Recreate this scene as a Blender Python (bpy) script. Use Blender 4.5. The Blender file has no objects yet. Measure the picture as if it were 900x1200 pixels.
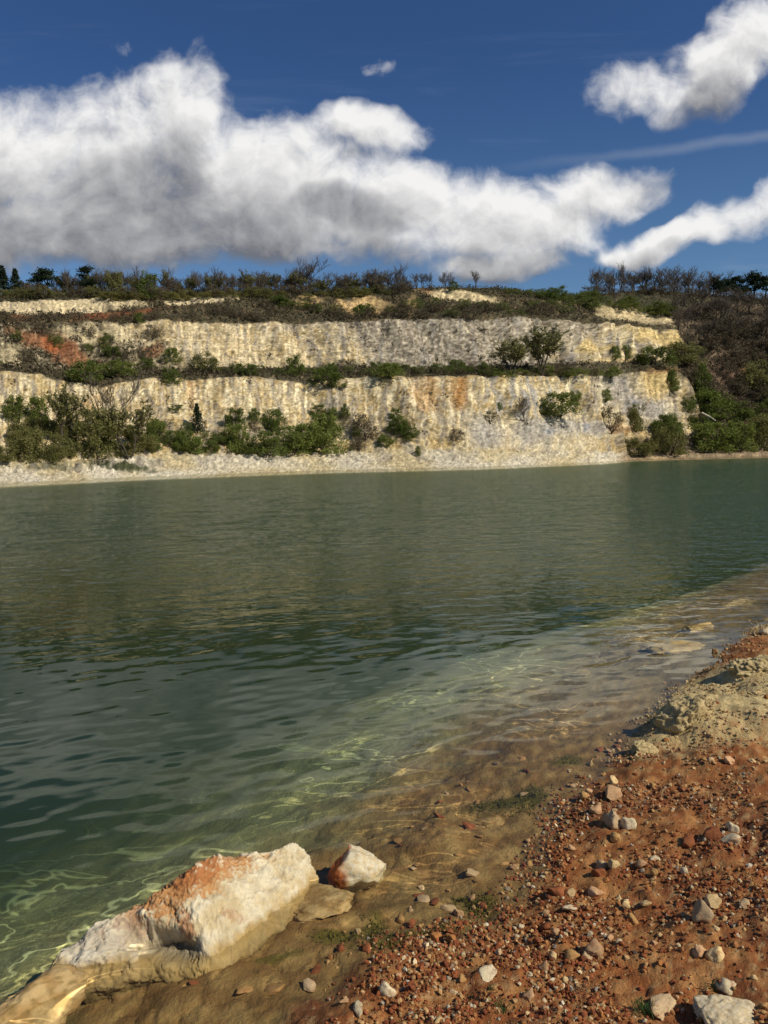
import bpy, bmesh, math, random
import numpy as np
from mathutils import Vector, Matrix, Euler

R = math.radians
SC = bpy.context.scene
COL = SC.collection
rng = np.random.default_rng(11)
random.seed(11)

# ------------------------------------------------------------------ camera
F_PX = 867.0                       # focal length in pixels of the 900 x 1200 photograph
CAM = Vector((0.0, 0.0, 1.75))
PITCH, ROLL = R(-4.42), R(1.15)
cam_d = bpy.data.cameras.new('camera')
cam_o = bpy.data.objects.new('camera', cam_d)
COL.objects.link(cam_o)
SC.camera = cam_o
cam_d.sensor_fit = 'VERTICAL'
cam_d.sensor_height = 36.0
cam_d.lens = 36.0 * F_PX / 1200.0
cam_d.clip_start = 0.05
cam_d.clip_end = 2000
CM = Matrix.Rotation(R(90) + PITCH, 3, 'X') @ Matrix.Rotation(-ROLL, 3, 'Z')
cam_o.matrix_world = Matrix.Translation(CAM) @ CM.to_4x4()
CMN = np.array(CM)


def ray(px, py):
    px = np.asarray(px, float); py = np.asarray(py, float)
    d = np.stack([(px - 450) / F_PX, (600 - py) / F_PX, -np.ones_like(px + py)], -1)
    return d @ CMN.T


def at_depth(px, py, Y):
    d = ray(px, py)
    return np.array(CAM) + d * (np.asarray(Y) / d[..., 1])[..., None]


def at_z(px, py, z=0.0):
    d = ray(px, py)
    return np.array(CAM) + d * ((z - CAM.z) / d[..., 2])[..., None]


# ------------------------------------------------------------------ noise
_perm = np.random.default_rng(5).permutation(256)
_perm = np.concatenate([_perm, _perm, _perm])
_g = np.random.default_rng(6).normal(size=(256, 3))
_g /= np.linalg.norm(_g, axis=1)[:, None]


def pn(x, y, z=0.0):
    x, y, z = np.broadcast_arrays(np.asarray(x, float), np.asarray(y, float), np.asarray(z, float))
    xi, yi, zi = np.floor(x).astype(int), np.floor(y).astype(int), np.floor(z).astype(int)
    xf, yf, zf = x - xi, y - yi, z - zi
    xi &= 255; yi &= 255; zi &= 255
    f = lambda t: t * t * t * (t * (t * 6 - 15) + 10)
    u, v, w = f(xf), f(yf), f(zf)
    out = 0.0
    for dx in (0, 1):
        for dy in (0, 1):
            for dz in (0, 1):
                g = _g[_perm[_perm[_perm[xi + dx] + yi + dy] + zi + dz]]
                dot = g[..., 0] * (xf - dx) + g[..., 1] * (yf - dy) + g[..., 2] * (zf - dz)
                out = out + dot * (u if dx else 1 - u) * (v if dy else 1 - v) * (w if dz else 1 - w)
    return out * 1.5


def fbm(x, y, z=0.0, o=4, gain=0.5):
    s, a, k = 0.0, 1.0, 1.0
    for i in range(o):
        s = s + a * pn(np.asarray(x) * k + 17.3 * i, np.asarray(y) * k - 9.1 * i, np.asarray(z) * k + 4.7 * i)
        a *= gain; k *= 2.03
    return s


def ss(a, b, x):
    t = np.clip((np.asarray(x, float) - a) / (b - a), 0, 1)
    return t * t * (3 - 2 * t)


def mix(a, b, t):
    t = np.asarray(t)[..., None]
    return np.asarray(a) * (1 - t) + np.asarray(b) * t


# ------------------------------------------------------------------ mesh and object helpers
def tag(o, label=None, cat=None, group=None, kind=None):
    if label: o['label'] = label
    if cat: o['category'] = cat
    if group: o['group'] = group
    if kind or cat: o['kind'] = kind or 'thing'
    return o


def mesh_np(name, V, faces, mat=None, smooth=True, col=None):
    """faces: (N,4) or (N,3) int array"""
    V = np.asarray(V, np.float32).reshape(-1, 3)
    faces = np.asarray(faces, np.int32)
    me = bpy.data.meshes.new(name)
    n, k = faces.shape
    me.vertices.add(len(V)); me.vertices.foreach_set('co', V.ravel())
    me.loops.add(n * k); me.loops.foreach_set('vertex_index', faces.ravel())
    me.polygons.add(n)
    me.polygons.foreach_set('loop_start', np.arange(0, n * k, k, dtype=np.int32))
    me.polygons.foreach_set('loop_total', np.full(n, k, np.int32))
    me.polygons.foreach_set('use_smooth', np.full(n, smooth, bool))
    if col is not None:
        c = np.ones((len(V), 4), np.float32); c[:, :3] = np.clip(np.asarray(col).reshape(-1, 3), 0, 1)
        a = me.color_attributes.new('Col', 'FLOAT_COLOR', 'POINT')
        a.data.foreach_set('color', c.ravel())
    me.update(calc_edges=True)
    me.validate()
    if mat: me.materials.append(mat)
    return me


def link(name, me, parent=None):
    o = bpy.data.objects.new(name, me)
    COL.objects.link(o)
    if parent: o.parent = parent
    return o


def grid_faces(H, W):
    i = np.arange(H * W).reshape(H, W)
    return np.stack([i[:-1, :-1], i[:-1, 1:], i[1:, 1:], i[1:, :-1]], -1).reshape(-1, 4)


def sub_mesh(name, V, F, keep, mat, col=None, smooth=True):
    F = F[keep]
    used, inv = np.unique(F, return_inverse=True)
    return mesh_np(name, V.reshape(-1, 3)[used], inv.reshape(F.shape), mat, smooth, None if col is None else col.reshape(-1, 3)[used])


def empty(name, loc, rz=0.0, scale=None):
    o = bpy.data.objects.new(name, None)
    COL.objects.link(o)
    o.location = loc; o.rotation_euler = (0, 0, rz)
    o.empty_display_size = 0.2
    if scale is not None: o.scale = scale
    return o


# ------------------------------------------------------------------ materials
class NT:
    def __init__(s, tree): s.t = tree; s.n = tree.nodes; s.l = tree.links
    def node(s, typ, **kw):
        n = s.n.new(typ)
        for k, v in kw.items(): setattr(n, k, v)
        return n
    def put(s, sock, v):
        if isinstance(v, bpy.types.NodeSocket): s.l.new(v, sock)
        elif v is not None: sock.default_value = v
    def math(s, op, a, b=None, c=None, clamp=False):
        n = s.node('ShaderNodeMath', operation=op, use_clamp=clamp)
        for i, v in enumerate((a, b, c)):
            if v is not None: s.put(n.inputs[i], v)
        return n.outputs[0]
    def vmath(s, op, a, b=None):
        n = s.node('ShaderNodeVectorMath', operation=op)
        s.put(n.inputs[0], a)
        if b is not None: s.put(n.inputs[1], b)
        return n.outputs[0]
    def noise(s, vec, scale, detail=4, rough=0.5, dist=0.0, col=False):
        n = s.node('ShaderNodeTexNoise')
        if vec is not None: s.l.new(vec, n.inputs['Vector'])
        n.inputs['Scale'].default_value = scale; n.inputs['Detail'].default_value = detail
        n.inputs['Roughness'].default_value = rough; n.inputs['Distortion'].default_value = dist
        return n.outputs[1 if col else 0]
    def remap(s, v, a, b, c=0.0, d=1.0, smooth=True):
        n = s.node('ShaderNodeMapRange', interpolation_type='SMOOTHSTEP' if smooth else 'LINEAR')
        s.put(n.inputs[0], v)
        for i, x in zip((1, 2, 3, 4), (a, b, c, d)): s.put(n.inputs[i], x)
        return n.outputs[0]
    def mixc(s, f, a, b, mode='MIX'):
        n = s.node('ShaderNodeMix', data_type='RGBA', blend_type=mode)
        s.put(n.inputs[0], f)
        for i, v in ((6, a), (7, b)):
            s.put(n.inputs[i], (*v, 1) if isinstance(v, tuple) and len(v) == 3 else v)
        return n.outputs[2]
    def map(s, vec, scale=(1, 1, 1), rot=(0, 0, 0)):
        n = s.node('ShaderNodeMapping')
        s.l.new(vec, n.inputs['Vector']); n.inputs['Scale'].default_value = scale; n.inputs['Rotation'].default_value = rot
        return n.outputs[0]


def new_mat(name):
    m = bpy.data.materials.new(name); m.use_nodes = True
    nt = NT(m.node_tree); nt.n.clear()
    out = nt.node('ShaderNodeOutputMaterial')
    return m, nt, out


def rocky(name, base=None, vary=0.5, scales=(6, 30), rough=0.9, bump=((20, 0.02), (90, 0.006)), spots=None, attr=False, obj_rand=0.0, spec=0.2, hue=None):
    """opaque earthy material: colour attribute or a base colour, broken up by noise, with layered bump"""
    m, nt, out = new_mat(name)
    tc = nt.node('ShaderNodeTexCoord').outputs['Object']
    p = nt.node('ShaderNodeBsdfPrincipled')
    p.inputs['Roughness'].default_value = rough
    p.inputs['Specular IOR Level'].default_value = spec
    if attr:
        c = nt.node('ShaderNodeAttribute', attribute_name='Col').outputs['Color']
    else:
        c = nt.mixc(0.0, base, base)
    n1 = nt.noise(tc, scales[0], 5, 0.6)
    n2 = nt.noise(tc, scales[1], 4, 0.65)
    f = nt.math('ADD', nt.math('MULTIPLY', nt.math('SUBTRACT', n1, 0.5), vary * 1.6), nt.math('MULTIPLY', nt.math('SUBTRACT', n2, 0.5), vary * 1.6))
    f = nt.math('MAXIMUM', nt.math('ADD', f, 1.0), 0.15)
    if obj_rand:
        oi = nt.node('ShaderNodeObjectInfo').outputs['Random']
        f = nt.math('MULTIPLY', f, nt.remap(oi, 0, 1, 1 - obj_rand, 1 + obj_rand, False))
    cc = nt.vmath('MULTIPLY', c, nt.node('ShaderNodeCombineXYZ').outputs[0])
    comb = nt.n[-1] if False else None
    cx = nt.node('ShaderNodeCombineXYZ')
    for i in range(3): nt.l.new(f, cx.inputs[i])
    cc = nt.vmath('MULTIPLY', c, cx.outputs[0])
    if spots:
        for (sc, lo, hi, colr, st) in spots:
            k = nt.remap(nt.noise(tc, sc, 3, 0.6), lo, hi, 0, st)
            cc = nt.mixc(k, cc, colr)
    nt.l.new(cc, p.inputs['Base Color'])
    h = None
    for (sc, amp) in bump:
        x = nt.math('MULTIPLY', nt.noise(tc, sc, 5, 0.65), amp)
        h = x if h is None else nt.math('ADD', h, x)
    b = nt.node('ShaderNodeBump'); b.inputs['Strength'].default_value = 1.0; b.inputs['Distance'].default_value = 1.0
    nt.l.new(h, b.inputs['Height']); nt.l.new(b.outputs[0], p.inputs['Normal'])
    nt.l.new(p.outputs[0], out.inputs[0])
    return m


def leafy(name, c1, c2, trans=0.42, rough=0.7):
    m, nt, out = new_mat(name)
    oi = nt.node('ShaderNodeObjectInfo').outputs['Random']
    tc = nt.node('ShaderNodeTexCoord').outputs['Object']
    n = nt.noise(tc, 1.3, 3, 0.6)
    f = nt.math('ADD', nt.math('MULTIPLY', oi, 0.55), nt.remap(n, 0.3, 0.7, 0, 0.45), clamp=True)
    c = nt.mixc(f, c1, c2)
    d = nt.node('ShaderNodeBsdfPrincipled')
    d.inputs['Roughness'].default_value = rough; d.inputs['Specular IOR Level'].default_value = 0.15
    nt.l.new(c, d.inputs['Base Color'])
    t = nt.node('ShaderNodeBsdfTranslucent'); nt.l.new(c, t.inputs[0])
    mx = nt.node('ShaderNodeMixShader'); mx.inputs[0].default_value = trans
    nt.l.new(d.outputs[0], mx.inputs[1]); nt.l.new(t.outputs[0], mx.inputs[2])
    nt.l.new(mx.outputs[0], out.inputs[0])
    return m


# ------------------------------------------------------------------ light and sky
SUN_EL = R(41)
SUN_AZ = math.atan2(0.80, -0.46)                  # from +Y towards +X
SUN = Vector((math.sin(SUN_AZ) * math.cos(SUN_EL), math.cos(SUN_AZ) * math.cos(SUN_EL), math.sin(SUN_EL)))
ld = bpy.data.lights.new('sun', 'SUN')
ld.energy = 4.2; ld.angle = R(0.5); ld.color = (1.0, 0.93, 0.80)
lo = bpy.data.objects.new('sun', ld); COL.objects.link(lo)
lo.rotation_euler = SUN.to_track_quat('Z', 'Y').to_euler()

world = bpy.data.worlds.new('World'); SC.world = world; world.use_nodes = True
W = NT(world.node_tree)
bg = W.n['Background']
sky = W.node('ShaderNodeTexSky', sky_type='NISHITA')
sky.sun_disc = False; sky.sun_elevation = SUN_EL; sky.sun_rotation = SUN_AZ
sky.air_density = 1.0; sky.dust_density = 0.4; sky.ozone_density = 3.5


def uv_of(px, py):
    d = ray(px, py)
    return float(d[0] / d[1]), float(d[2] / d[1])


def cloud_group():
    g = bpy.data.node_groups.new('cloud_field', 'ShaderNodeTree')
    g.interface.new_socket('P', in_out='INPUT', socket_type='NodeSocketVector')
    g.interface.new_socket('F', in_out='OUTPUT', socket_type='NodeSocketFloat')
    N = NT(g)
    gi = N.node('NodeGroupInput'); go = N.node('NodeGroupOutput')
    P = gi.outputs[0]
    # domain warp gives the edges their billows and wisps
    wv = N.vmath('MULTIPLY', N.vmath('SUBTRACT', N.noise(P, 5.5, 4, 0.55, col=True), (0.5, 0.5, 0.5)), (0.16, 0.12, 0.0))
    Q = N.vmath('ADD', P, wv)
    total = None
    blobs = [  # photo px: centre x, y, half width, half height, turn in degrees
        (40, 195, 120, 100, 0), (135, 175, 130, 95, -10), (215, 130, 62, 70, -8), (226, 78, 24, 44, 12),
        (160, 235, 230, 75, 0), (300, 215, 150, 80, 10), (415, 160, 78, 26, -4), (430, 240, 180, 62, 8),
        (560, 255, 120, 48, 5), (700, 222, 92, 38, -8), (640, 262, 90, 42, -8), (575, 312, 78, 26, 0),
        (60, 290, 170, 32, 0), (240, 290, 200, 30, 0), (110, 262, 230, 50, 0), (330, 275, 170, 40, 0), (10, 300, 70, 30, 0),
        (840, 85, 75, 44, -25), (880, 40, 62, 52, -35), (745, 98, 62, 34, 10), (800, 118, 60, 30, 0),
        (880, 248, 72, 26, -22), (800, 282, 92, 20, -10), (745, 295, 52, 16, -5),
        (138, 44, 38, 17, -5), (440, 71, 30, 16, -12),
    ]
    for (cx, cy, rx, ry, a) in blobs:
        u, v = uv_of(cx, cy)
        mp = N.node('ShaderNodeMapping', vector_type='TEXTURE')
        N.l.new(Q, mp.inputs['Vector'])
        mp.inputs['Location'].default_value = (u, v, 0)
        mp.inputs['Rotation'].default_value = (0, 0, R(-a) )
        mp.inputs['Scale'].default_value = (rx / F_PX * 1.02, ry / F_PX * 1.02, 1)
        sep = N.node('ShaderNodeSeparateXYZ'); N.l.new(mp.outputs[0], sep.inputs[0])
        r2 = N.math('ADD', N.math('MULTIPLY', sep.outputs[0], sep.outputs[0]), N.math('MULTIPLY', sep.outputs[1], sep.outputs[1]))
        e = N.math('SUBTRACT', 1.0, r2)
        e = N.math('MAXIMUM', e, -1.5)
        if rx < 40: e = N.math('SUBTRACT', N.math('MULTIPLY', e, 0.5), 0.40)
        total = e if total is None else N.math('SMOOTH_MAX', total, e, 0.45)
    n = N.noise(Q, 8.0, 10, 0.64)
    n2 = N.noise(P, 3.2, 2, 0.5)
    f = N.math('ADD', total, N.math('MULTIPLY', N.math('SUBTRACT', n, 0.52), 2.5))
    b1 = N.math('ABSOLUTE', N.math('SUBTRACT', N.noise(P, 17.0, 3, 0.5, 0.6), 0.5))
    f = N.math('ADD', f, N.math('MULTIPLY', N.math('SUBTRACT', b1, 0.09), 1.0))
    f = N.math('ADD', f, N.math('MULTIPLY', N.math('SUBTRACT', n2, 0.5), 1.0))
    N.l.new(f, go.inputs[0])
    return g


tcw = W.node('ShaderNodeTexCoord').outputs['Generated']
sp = W.node('ShaderNodeSeparateXYZ'); W.l.new(tcw, sp.inputs[0])
yy = W.math('MAXIMUM', W.math('ABSOLUTE', sp.outputs[1]), 0.08)
Uc = W.math('DIVIDE', sp.outputs[0], yy); Vc = W.math('DIVIDE', sp.outputs[2], yy)
cb = W.node('ShaderNodeCombineXYZ'); W.l.new(Uc, cb.inputs[0]); W.l.new(Vc, cb.inputs[1])
P0 = cb.outputs[0]
grp = cloud_group()
smooth_grp = grp.copy(); smooth_grp.name = 'cloud_body'               # the same bodies without the fine billows: how much cloud lies towards the sun
for n_ in smooth_grp.nodes:
    if n_.type == 'TEX_NOISE' and n_.inputs['Scale'].default_value > 6: n_.inputs['Detail'].default_value = 0.5
    if n_.type == 'TEX_NOISE' and n_.inputs['Scale'].default_value > 12: n_.inputs['Detail'].default_value = 0.0



def field(off, g=None):
    n = W.node('ShaderNodeGroup'); n.node_tree = g or grp
    W.l.new(W.vmath('ADD', P0, (off[0], off[1], 0)), n.inputs[0])
    return n.outputs[0]


F0 = field((0, 0)); F1 = field((0.009, 0.020)); F2 = field((0.030, 0.105), smooth_grp)
dens = W.remap(F0, -0.30, 0.80)
tau = W.math('ADD', W.remap(F1, -0.2, 2.4, 0.0, 0.7), W.remap(F2, -0.6, 1.8, 0.0, 1.9))
lit = W.math('POWER', 2.718, W.math('MULTIPLY', tau, -1.15))
lit = W.math('ADD', lit, W.math('MULTIPLY', W.math('SUBTRACT', F0, F1), 0.30), clamp=True)
ccol = W.mixc(lit, (1.9, 2.0, 2.3), (10.6, 10.5, 10.4))     # shaded base and sunlit billow, in the sky texture's units
# thin high streaks
mpw = W.map(P0, (1.2, 11.0, 1.0), (0, 0, R(-7)))
wisp = W.math('MULTIPLY', W.remap(W.noise(mpw, 1.6, 6, 0.6, 0.4), 0.52, 0.80, 0, 0.35), W.remap(Vc, 0.62, 0.15, 0.25, 1.0))
tu, tv = uv_of(735, 180)
tr = W.node('ShaderNodeMapping', vector_type='TEXTURE'); W.l.new(P0, tr.inputs['Vector'])
tr.inputs['Location'].default_value = (tu, tv, 0); tr.inputs['Rotation'].default_value = (0, 0, R(5.5)); tr.inputs['Scale'].default_value = (0.25, 0.011, 1)
ts = W.node('ShaderNodeSeparateXYZ'); W.l.new(tr.outputs[0], ts.inputs[0])
trail = W.math('MULTIPLY', W.remap(W.math('ABSOLUTE', W.math('ADD', ts.outputs[1], W.math('MULTIPLY', W.math('SUBTRACT', W.noise(P0, 14, 3), 0.5), 1.2))), 1.0, 0.0, 0, 0.22), W.remap(ts.outputs[0], -1.0, 0.6))
wisp = W.math('MAXIMUM', wisp, trail)
skyc = W.mixc(1.0, sky.outputs[0], W.mixc(W.remap(Vc, .55, .12), (0.40, 0.59, 0.84), (0.74, 0.90, 1.0)), 'MULTIPLY')
skyw = W.mixc(wisp, skyc, (5.5, 6.0, 6.8))
W.l.new(W.mixc(dens, skyw, ccol), bg.inputs[0])
bg.inputs[1].default_value = 0.085
world.cycles.sampling_method = 'MANUAL'; world.cycles.sample_map_resolution = 1024

# ------------------------------------------------------------------ near terrain: bank and lake bed
shore_px = [(330, 1199), (392, 1170), (440, 1122), (505, 1100), (588, 1090), (628, 1048), (650, 990), (676, 938), (712, 908),
            (742, 872), (772, 842), (806, 800), (846, 782), (858, 758), (884, 738), (910, 716)]
sw = at_z(*np.array(shore_px, float).T)[:, :2]
SHORE = np.concatenate([np.array([(-60, -26), (-20, -9), (-7, -3.2), (-3.2, -0.4), (-1.5, 0.95), (-0.85, 1.45)]), sw,
                        np.array([(5.6, 9.6), (8.6, 13.4), (16, 23), (33, 46), (78, 100), (104, 140), (130, 200)])])


OC, OC2 = at_z(845, 840, .1), at_z(900, 790, .1)


def shore_dist(x, y):
    """signed distance to the shoreline: positive over water"""
    x = np.asarray(x, float); y = np.asarray(y, float)
    best = np.full(x.shape, 1e9); sgn = np.ones(x.shape)
    for a, b in zip(SHORE[:-1], SHORE[1:]):
        d = b - a; L2 = d @ d
        t = np.clip(((x - a[0]) * d[0] + (y - a[1]) * d[1]) / L2, 0, 1)
        ex, ey = x - a[0] - t * d[0], y - a[1] - t * d[1]
        dd = ex * ex + ey * ey
        c = d[0] * (y - a[1]) - d[1] * (x - a[0])
        m = dd < best - 1e-12
        best = np.where(m, dd, best); sgn = np.where(m, np.sign(c), sgn)
    return np.sqrt(best) * sgn


def terrain(x, y):
    x = np.asarray(x, float); y = np.asarray(y, float)
    d = shore_dist(x, y)
    wob = 0.10 * fbm(x * 1.6, y * 1.6, 3.0, 3) * ss(0.0, 0.8, np.abs(d) + 0.25)
    d = d + wob
    k = (1.0 + 0.10 * np.clip(y - 2.5, 0, 6)) * (.55 + .45 * ss(13, 6.5, y))
    zb = np.interp(d / k, [-60, -30, -10, -4, -2, -1, -.5, -.1, 0, .25, .6, 1.0, 1.4, 2, 3, 6, 15, 60],
                   [4.0, 2.2, .75, .42, .28, .17, .10, .028, 0, -.038, -.095, -.19, -.33, -.62, -1.25, -3.2, -5, -6])
    land = ss(0.10, -0.10, d)
    # low mound of crusted yellow earth at the bank edge, and a crumbled second one farther along
    for (mx_, my_, ra, rb, hh_) in ((OC[0] + .10, OC[1] + .02, .66, .42, .08), (OC2[0] + .25, OC2[1] + .05, .70, .55, .08)):
        q = ((x - mx_) / ra) ** 2 + ((y - my_) / rb) ** 2
        zb = zb + hh_ * ss(1.25, .25, q + .35 * pn(x * 4, y * 4, 15.0)) * ss(.12, -.06, d)
    z = zb + 0.035 * fbm(x * 1.9, y * 1.9, 0.0, 2) * ss(0.05, 0.5, np.abs(d))
    z = z + land * (0.026 * fbm(x * 5, y * 5, 1.0, 3) + 0.018 * np.abs(fbm(x * 13, y * 13, 2.0, 3)) + 0.012 * np.abs(pn(x * 34, y * 34, 5.0)) + 0.005 * pn(x * 75, y * 75, 7.0))
    bedk = (1 - land) * ss(2.5, 0.6, d)
    cr = np.abs(pn(x * 5.2 + 0.5 * pn(x * 9, y * 9, 2), y * 5.2, 8.0))
    z = z + bedk * (0.018 * fbm(x * 4, y * 4, 4.0, 3) + 0.006 * fbm(x * 16, y * 16, 6.0, 2) - 0.012 * ss(0.07, 0.0, cr))
    return z


def warp_rows(y0, y1, n, back, nb):
    g = y0 * (y1 / y0) ** (np.arange(n) / (n - 1.0))
    return np.concatenate([np.linspace(back, y0, nb, endpoint=False), g])


rows = warp_rows(1.55, 190, 720, -12, 40)
U = np.linspace(-1, 1, 640)
U = np.sign(U) * (0.75 * np.abs(U) + 0.25 * np.abs(U) ** 3)
YY, UU = np.meshgrid(rows, U, indexing='ij')
XX = UU * (0.95 * np.maximum(YY, 1.0) + 2.0)
ZZ = terrain(XX, YY)
DD = shore_dist(XX, YY)
TV = np.stack([XX, YY, ZZ], -1)

# colours: rust soil, ochre and pale grit near the outcrops, tan mud under water, grey-green silt farther down
oc = at_z(845, 838, 0.1)
n_a = fbm(XX * 2.2, YY * 2.2, 11.0, 4); n_b = fbm(XX * 9, YY * 9, 12.0, 3); n_c = fbm(XX * 30, YY * 30, 13.0, 2)
soil = mix((.27, .095, .030), (.41, .195, .066), ss(-.4, .5, n_b))
soil = mix(soil, (.165, .052, .022), ss(.0, .6, n_a) * .75)
soil = mix(soil, (.47, .31, .14), ss(.25, .7, n_c + .4 * n_a) * .75)
pale = np.exp(-(((XX - oc[0]) / 1.5) ** 2 + ((YY - oc[1] - .35) / 1.0) ** 2)) + .9 * ss(5.2, 6.6, YY - .25 * XX)
pale = np.clip(pale, 0, 1)
soil = mix(soil, mix((.62, .475, .22), (.48, .35, .155), ss(-.2, .5, n_b)), ss(.30, .75, pale + .25 * n_b + .2 * n_c))
front = ss(2.5, 1.6, YY - .25 * XX) * .75
soil = mix(soil, (.44, .215, .075), front * ss(-.2, .4, n_b))
mud = mix((.24, .135, .042), (.37, .235, .080), ss(-.3, .5, n_b + .3 * n_a))
mud = mix(mud, (.27, .20, .09), ss(4.0, 6.0, YY))
mud = mix(mud, (.12, .085, .03), ss(.2, .6, n_a - .4 * n_c) * .6)
silt = np.array((.26, .27, .11))
bedc = mix(mud, silt, ss(.55, 1.5, DD / (1 + .1 * np.clip(YY - 2.5, 0, 6)) / (.55 + .45 * ss(13, 6.5, YY)) + .25 * n_a))
wet = ss(-.22, .03, DD + .16 * n_a + .06 * n_b)
for (cx, cy, rx, ry) in [(590, 942, 50, 11), (625, 935, 28, 13), (560, 1068, 26, 16), (505, 1103, 64, 9), (455, 1118, 50, 8), (438, 1090, 14, 20), (665, 893, 20, 7), (540, 1055, 18, 6), (395, 1098, 34, 10), (330, 1120, 30, 8)]:
    a0, a1, a2 = at_z(cx, cy, -.04), at_z(cx + rx, cy, -.04), at_z(cx, cy - ry, -.04)
    q = np.sqrt(((XX - a0[0]) / (a1[0] - a0[0])) ** 2 + ((YY - a0[1]) / (a2[1] - a0[1])) ** 2) + .5 * n_b + .3 * n_c
    bedc = mix(bedc, (.115, .098, .014), ss(1.25, .55, q) * .8)            # film of algae on the mud
TC = mix(soil, bedc, ss(-.03, .06, DD + .05 * n_b))
TC = TC * (1 - .30 * (wet * ss(.3, .0, DD)))[..., None]

m_soil = rocky('red_soil', attr=True, vary=.55, scales=(14, 75), bump=((28, .012), (110, .006), (300, .002)), rough=.95, spec=.15)
m_bed = rocky('lake_mud', attr=True, vary=.40, scales=(7, 40), bump=((20, .012), (80, .003)), rough=.8)
TF = grid_faces(*XX.shape)
zf = ZZ.ravel()[TF].mean(1)
MURK_TOP = -0.30
parts = [('bank', zf > 0.012, m_soil), ('lake_bed', zf <= 0.012, m_bed)]
for nm, keep, mt in parts:
    o = link(nm, sub_mesh(nm, TV, TF, keep, mt, TC))
    tag(o, kind='structure')

# ------------------------------------------------------------------ water
wr = warp_rows(1.3, 230, 820, -14, 24)
wu = np.linspace(-1, 1, 560)
WY, WU = np.meshgrid(wr, wu, indexing='ij')
WX = WU * (0.80 * np.maximum(WY, 1.0) + 2.2)


def waves(x, y):
    def wv(lam, ang, st, zz):
        c, s = math.cos(R(ang)), math.sin(R(ang))
        a = (x * c + y * s); b = (-x * s + y * c)       # a runs along the crest
        return pn(a / (lam * st), b / lam, zz)
    dist = np.maximum(y, 1.0)
    h = .0030 * wv(1.0, 20, 2.4, 1.0) + .0018 * wv(.40, 28, 2.2, 2.0) + .0022 * wv(.21, 18, 2.3, 3.0) + .0022 * wv(.14, 36, 2.2, 5.0)
    h = h + ss(9, 4, dist) * (.0021 * wv(.105, 24, 2.0, 4.0) + .0009 * wv(.07, 14, 2.0, 6.0))
    h = h + ss(5, 11, dist) * (.0060 * wv(.62, 18, 2.4, 7.0) + .0050 * wv(.42, 27, 2.2, 8.0)) + ss(12, 25, dist) * .010 * wv(1.3, 12, 2.5, 9.0)
    calm = ss(-.05, .75, shore_dist(x, y))
    return h * (.35 + .65 * calm) * ss(110, 35, dist)


WZ = waves(WX, WY)
m_water, nt, out = new_mat('water')
tc = nt.node('ShaderNodeTexCoord').outputs['Object']
sepn = nt.node('ShaderNodeSeparateXYZ'); nt.l.new(tc, sepn.inputs[0])
far = nt.remap(sepn.outputs[1], 5.0, 22.0, 0.0, 1.0)
b1 = nt.noise(nt.map(tc, (.9, 1.8, 1), (0, 0, R(-14))), 1.7, 3, .55)
b2 = nt.noise(nt.map(tc, (1.6, 3.4, 1), (0, 0, R(-20))), 2.4, 2, .5)
hh = nt.math('ADD', nt.math('MULTIPLY', b1, .105), nt.math('MULTIPLY', b2, .040))
bp = nt.node('ShaderNodeBump'); bp.inputs['Distance'].default_value = 1.0
nt.l.new(hh, bp.inputs['Height']); nt.l.new(far, bp.inputs['Strength'])
# caustic light painted by noise into the transparent tint; mean stays near one
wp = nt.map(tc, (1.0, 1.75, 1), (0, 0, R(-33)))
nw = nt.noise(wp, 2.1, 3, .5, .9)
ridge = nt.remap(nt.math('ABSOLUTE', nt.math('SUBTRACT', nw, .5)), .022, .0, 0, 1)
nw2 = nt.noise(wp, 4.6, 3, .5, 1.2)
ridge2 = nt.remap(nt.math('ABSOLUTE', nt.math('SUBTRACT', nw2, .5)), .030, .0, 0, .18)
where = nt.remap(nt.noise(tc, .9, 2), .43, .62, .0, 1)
shal = nt.node('ShaderNodeAttribute', attribute_name='Col').outputs['Fac']       # keeps the painted light lines to the shallows
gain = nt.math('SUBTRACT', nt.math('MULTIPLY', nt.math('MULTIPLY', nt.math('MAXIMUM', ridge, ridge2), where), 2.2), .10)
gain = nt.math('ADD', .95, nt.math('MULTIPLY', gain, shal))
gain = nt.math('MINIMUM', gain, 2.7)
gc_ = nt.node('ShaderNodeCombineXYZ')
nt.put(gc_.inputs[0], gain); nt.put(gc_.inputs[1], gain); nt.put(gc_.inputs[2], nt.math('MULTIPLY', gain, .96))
tr_b = nt.node('ShaderNodeBsdfTransparent'); nt.l.new(gc_.outputs[0], tr_b.inputs[0])
gs = nt.node('ShaderNodeBsdfGlossy'); gs.inputs['Roughness'].default_value = 0.0; gs.inputs['Color'].default_value = (.66, .70, .66, 1)
nt.l.new(bp.outputs[0], gs.inputs['Normal'])
inc = nt.node('ShaderNodeNewGeometry').outputs['Incoming']
dt = nt.node('ShaderNodeVectorMath', operation='DOT_PRODUCT'); nt.l.new(inc, dt.inputs[0]); nt.l.new(bp.outputs[0], dt.inputs[1])
gz = nt.math('SUBTRACT', 1.0, nt.math('MAXIMUM', nt.math('ABSOLUTE', dt.outputs['Value']), .165), clamp=True)   # a rippled surface never reaches full mirror reflection
fres = nt.math('ADD', .02, nt.math('MULTIPLY', .98, nt.math('POWER', gz, 5.0)), clamp=True)
mxw = nt.node('ShaderNodeMixShader'); nt.l.new(fres, mxw.inputs[0])
nt.l.new(tr_b.outputs[0], mxw.inputs[1]); nt.l.new(gs.outputs[0], mxw.inputs[2])
nt.l.new(mxw.outputs[0], out.inputs[0])
WV = np.stack([WX, WY, WZ], -1); WF = grid_faces(*WX.shape)
sh_ = ss(.50, .16, -terrain(WX, WY)) * ss(.02, .07, -terrain(WX, WY)) * ss(16, 6, WY)
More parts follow.
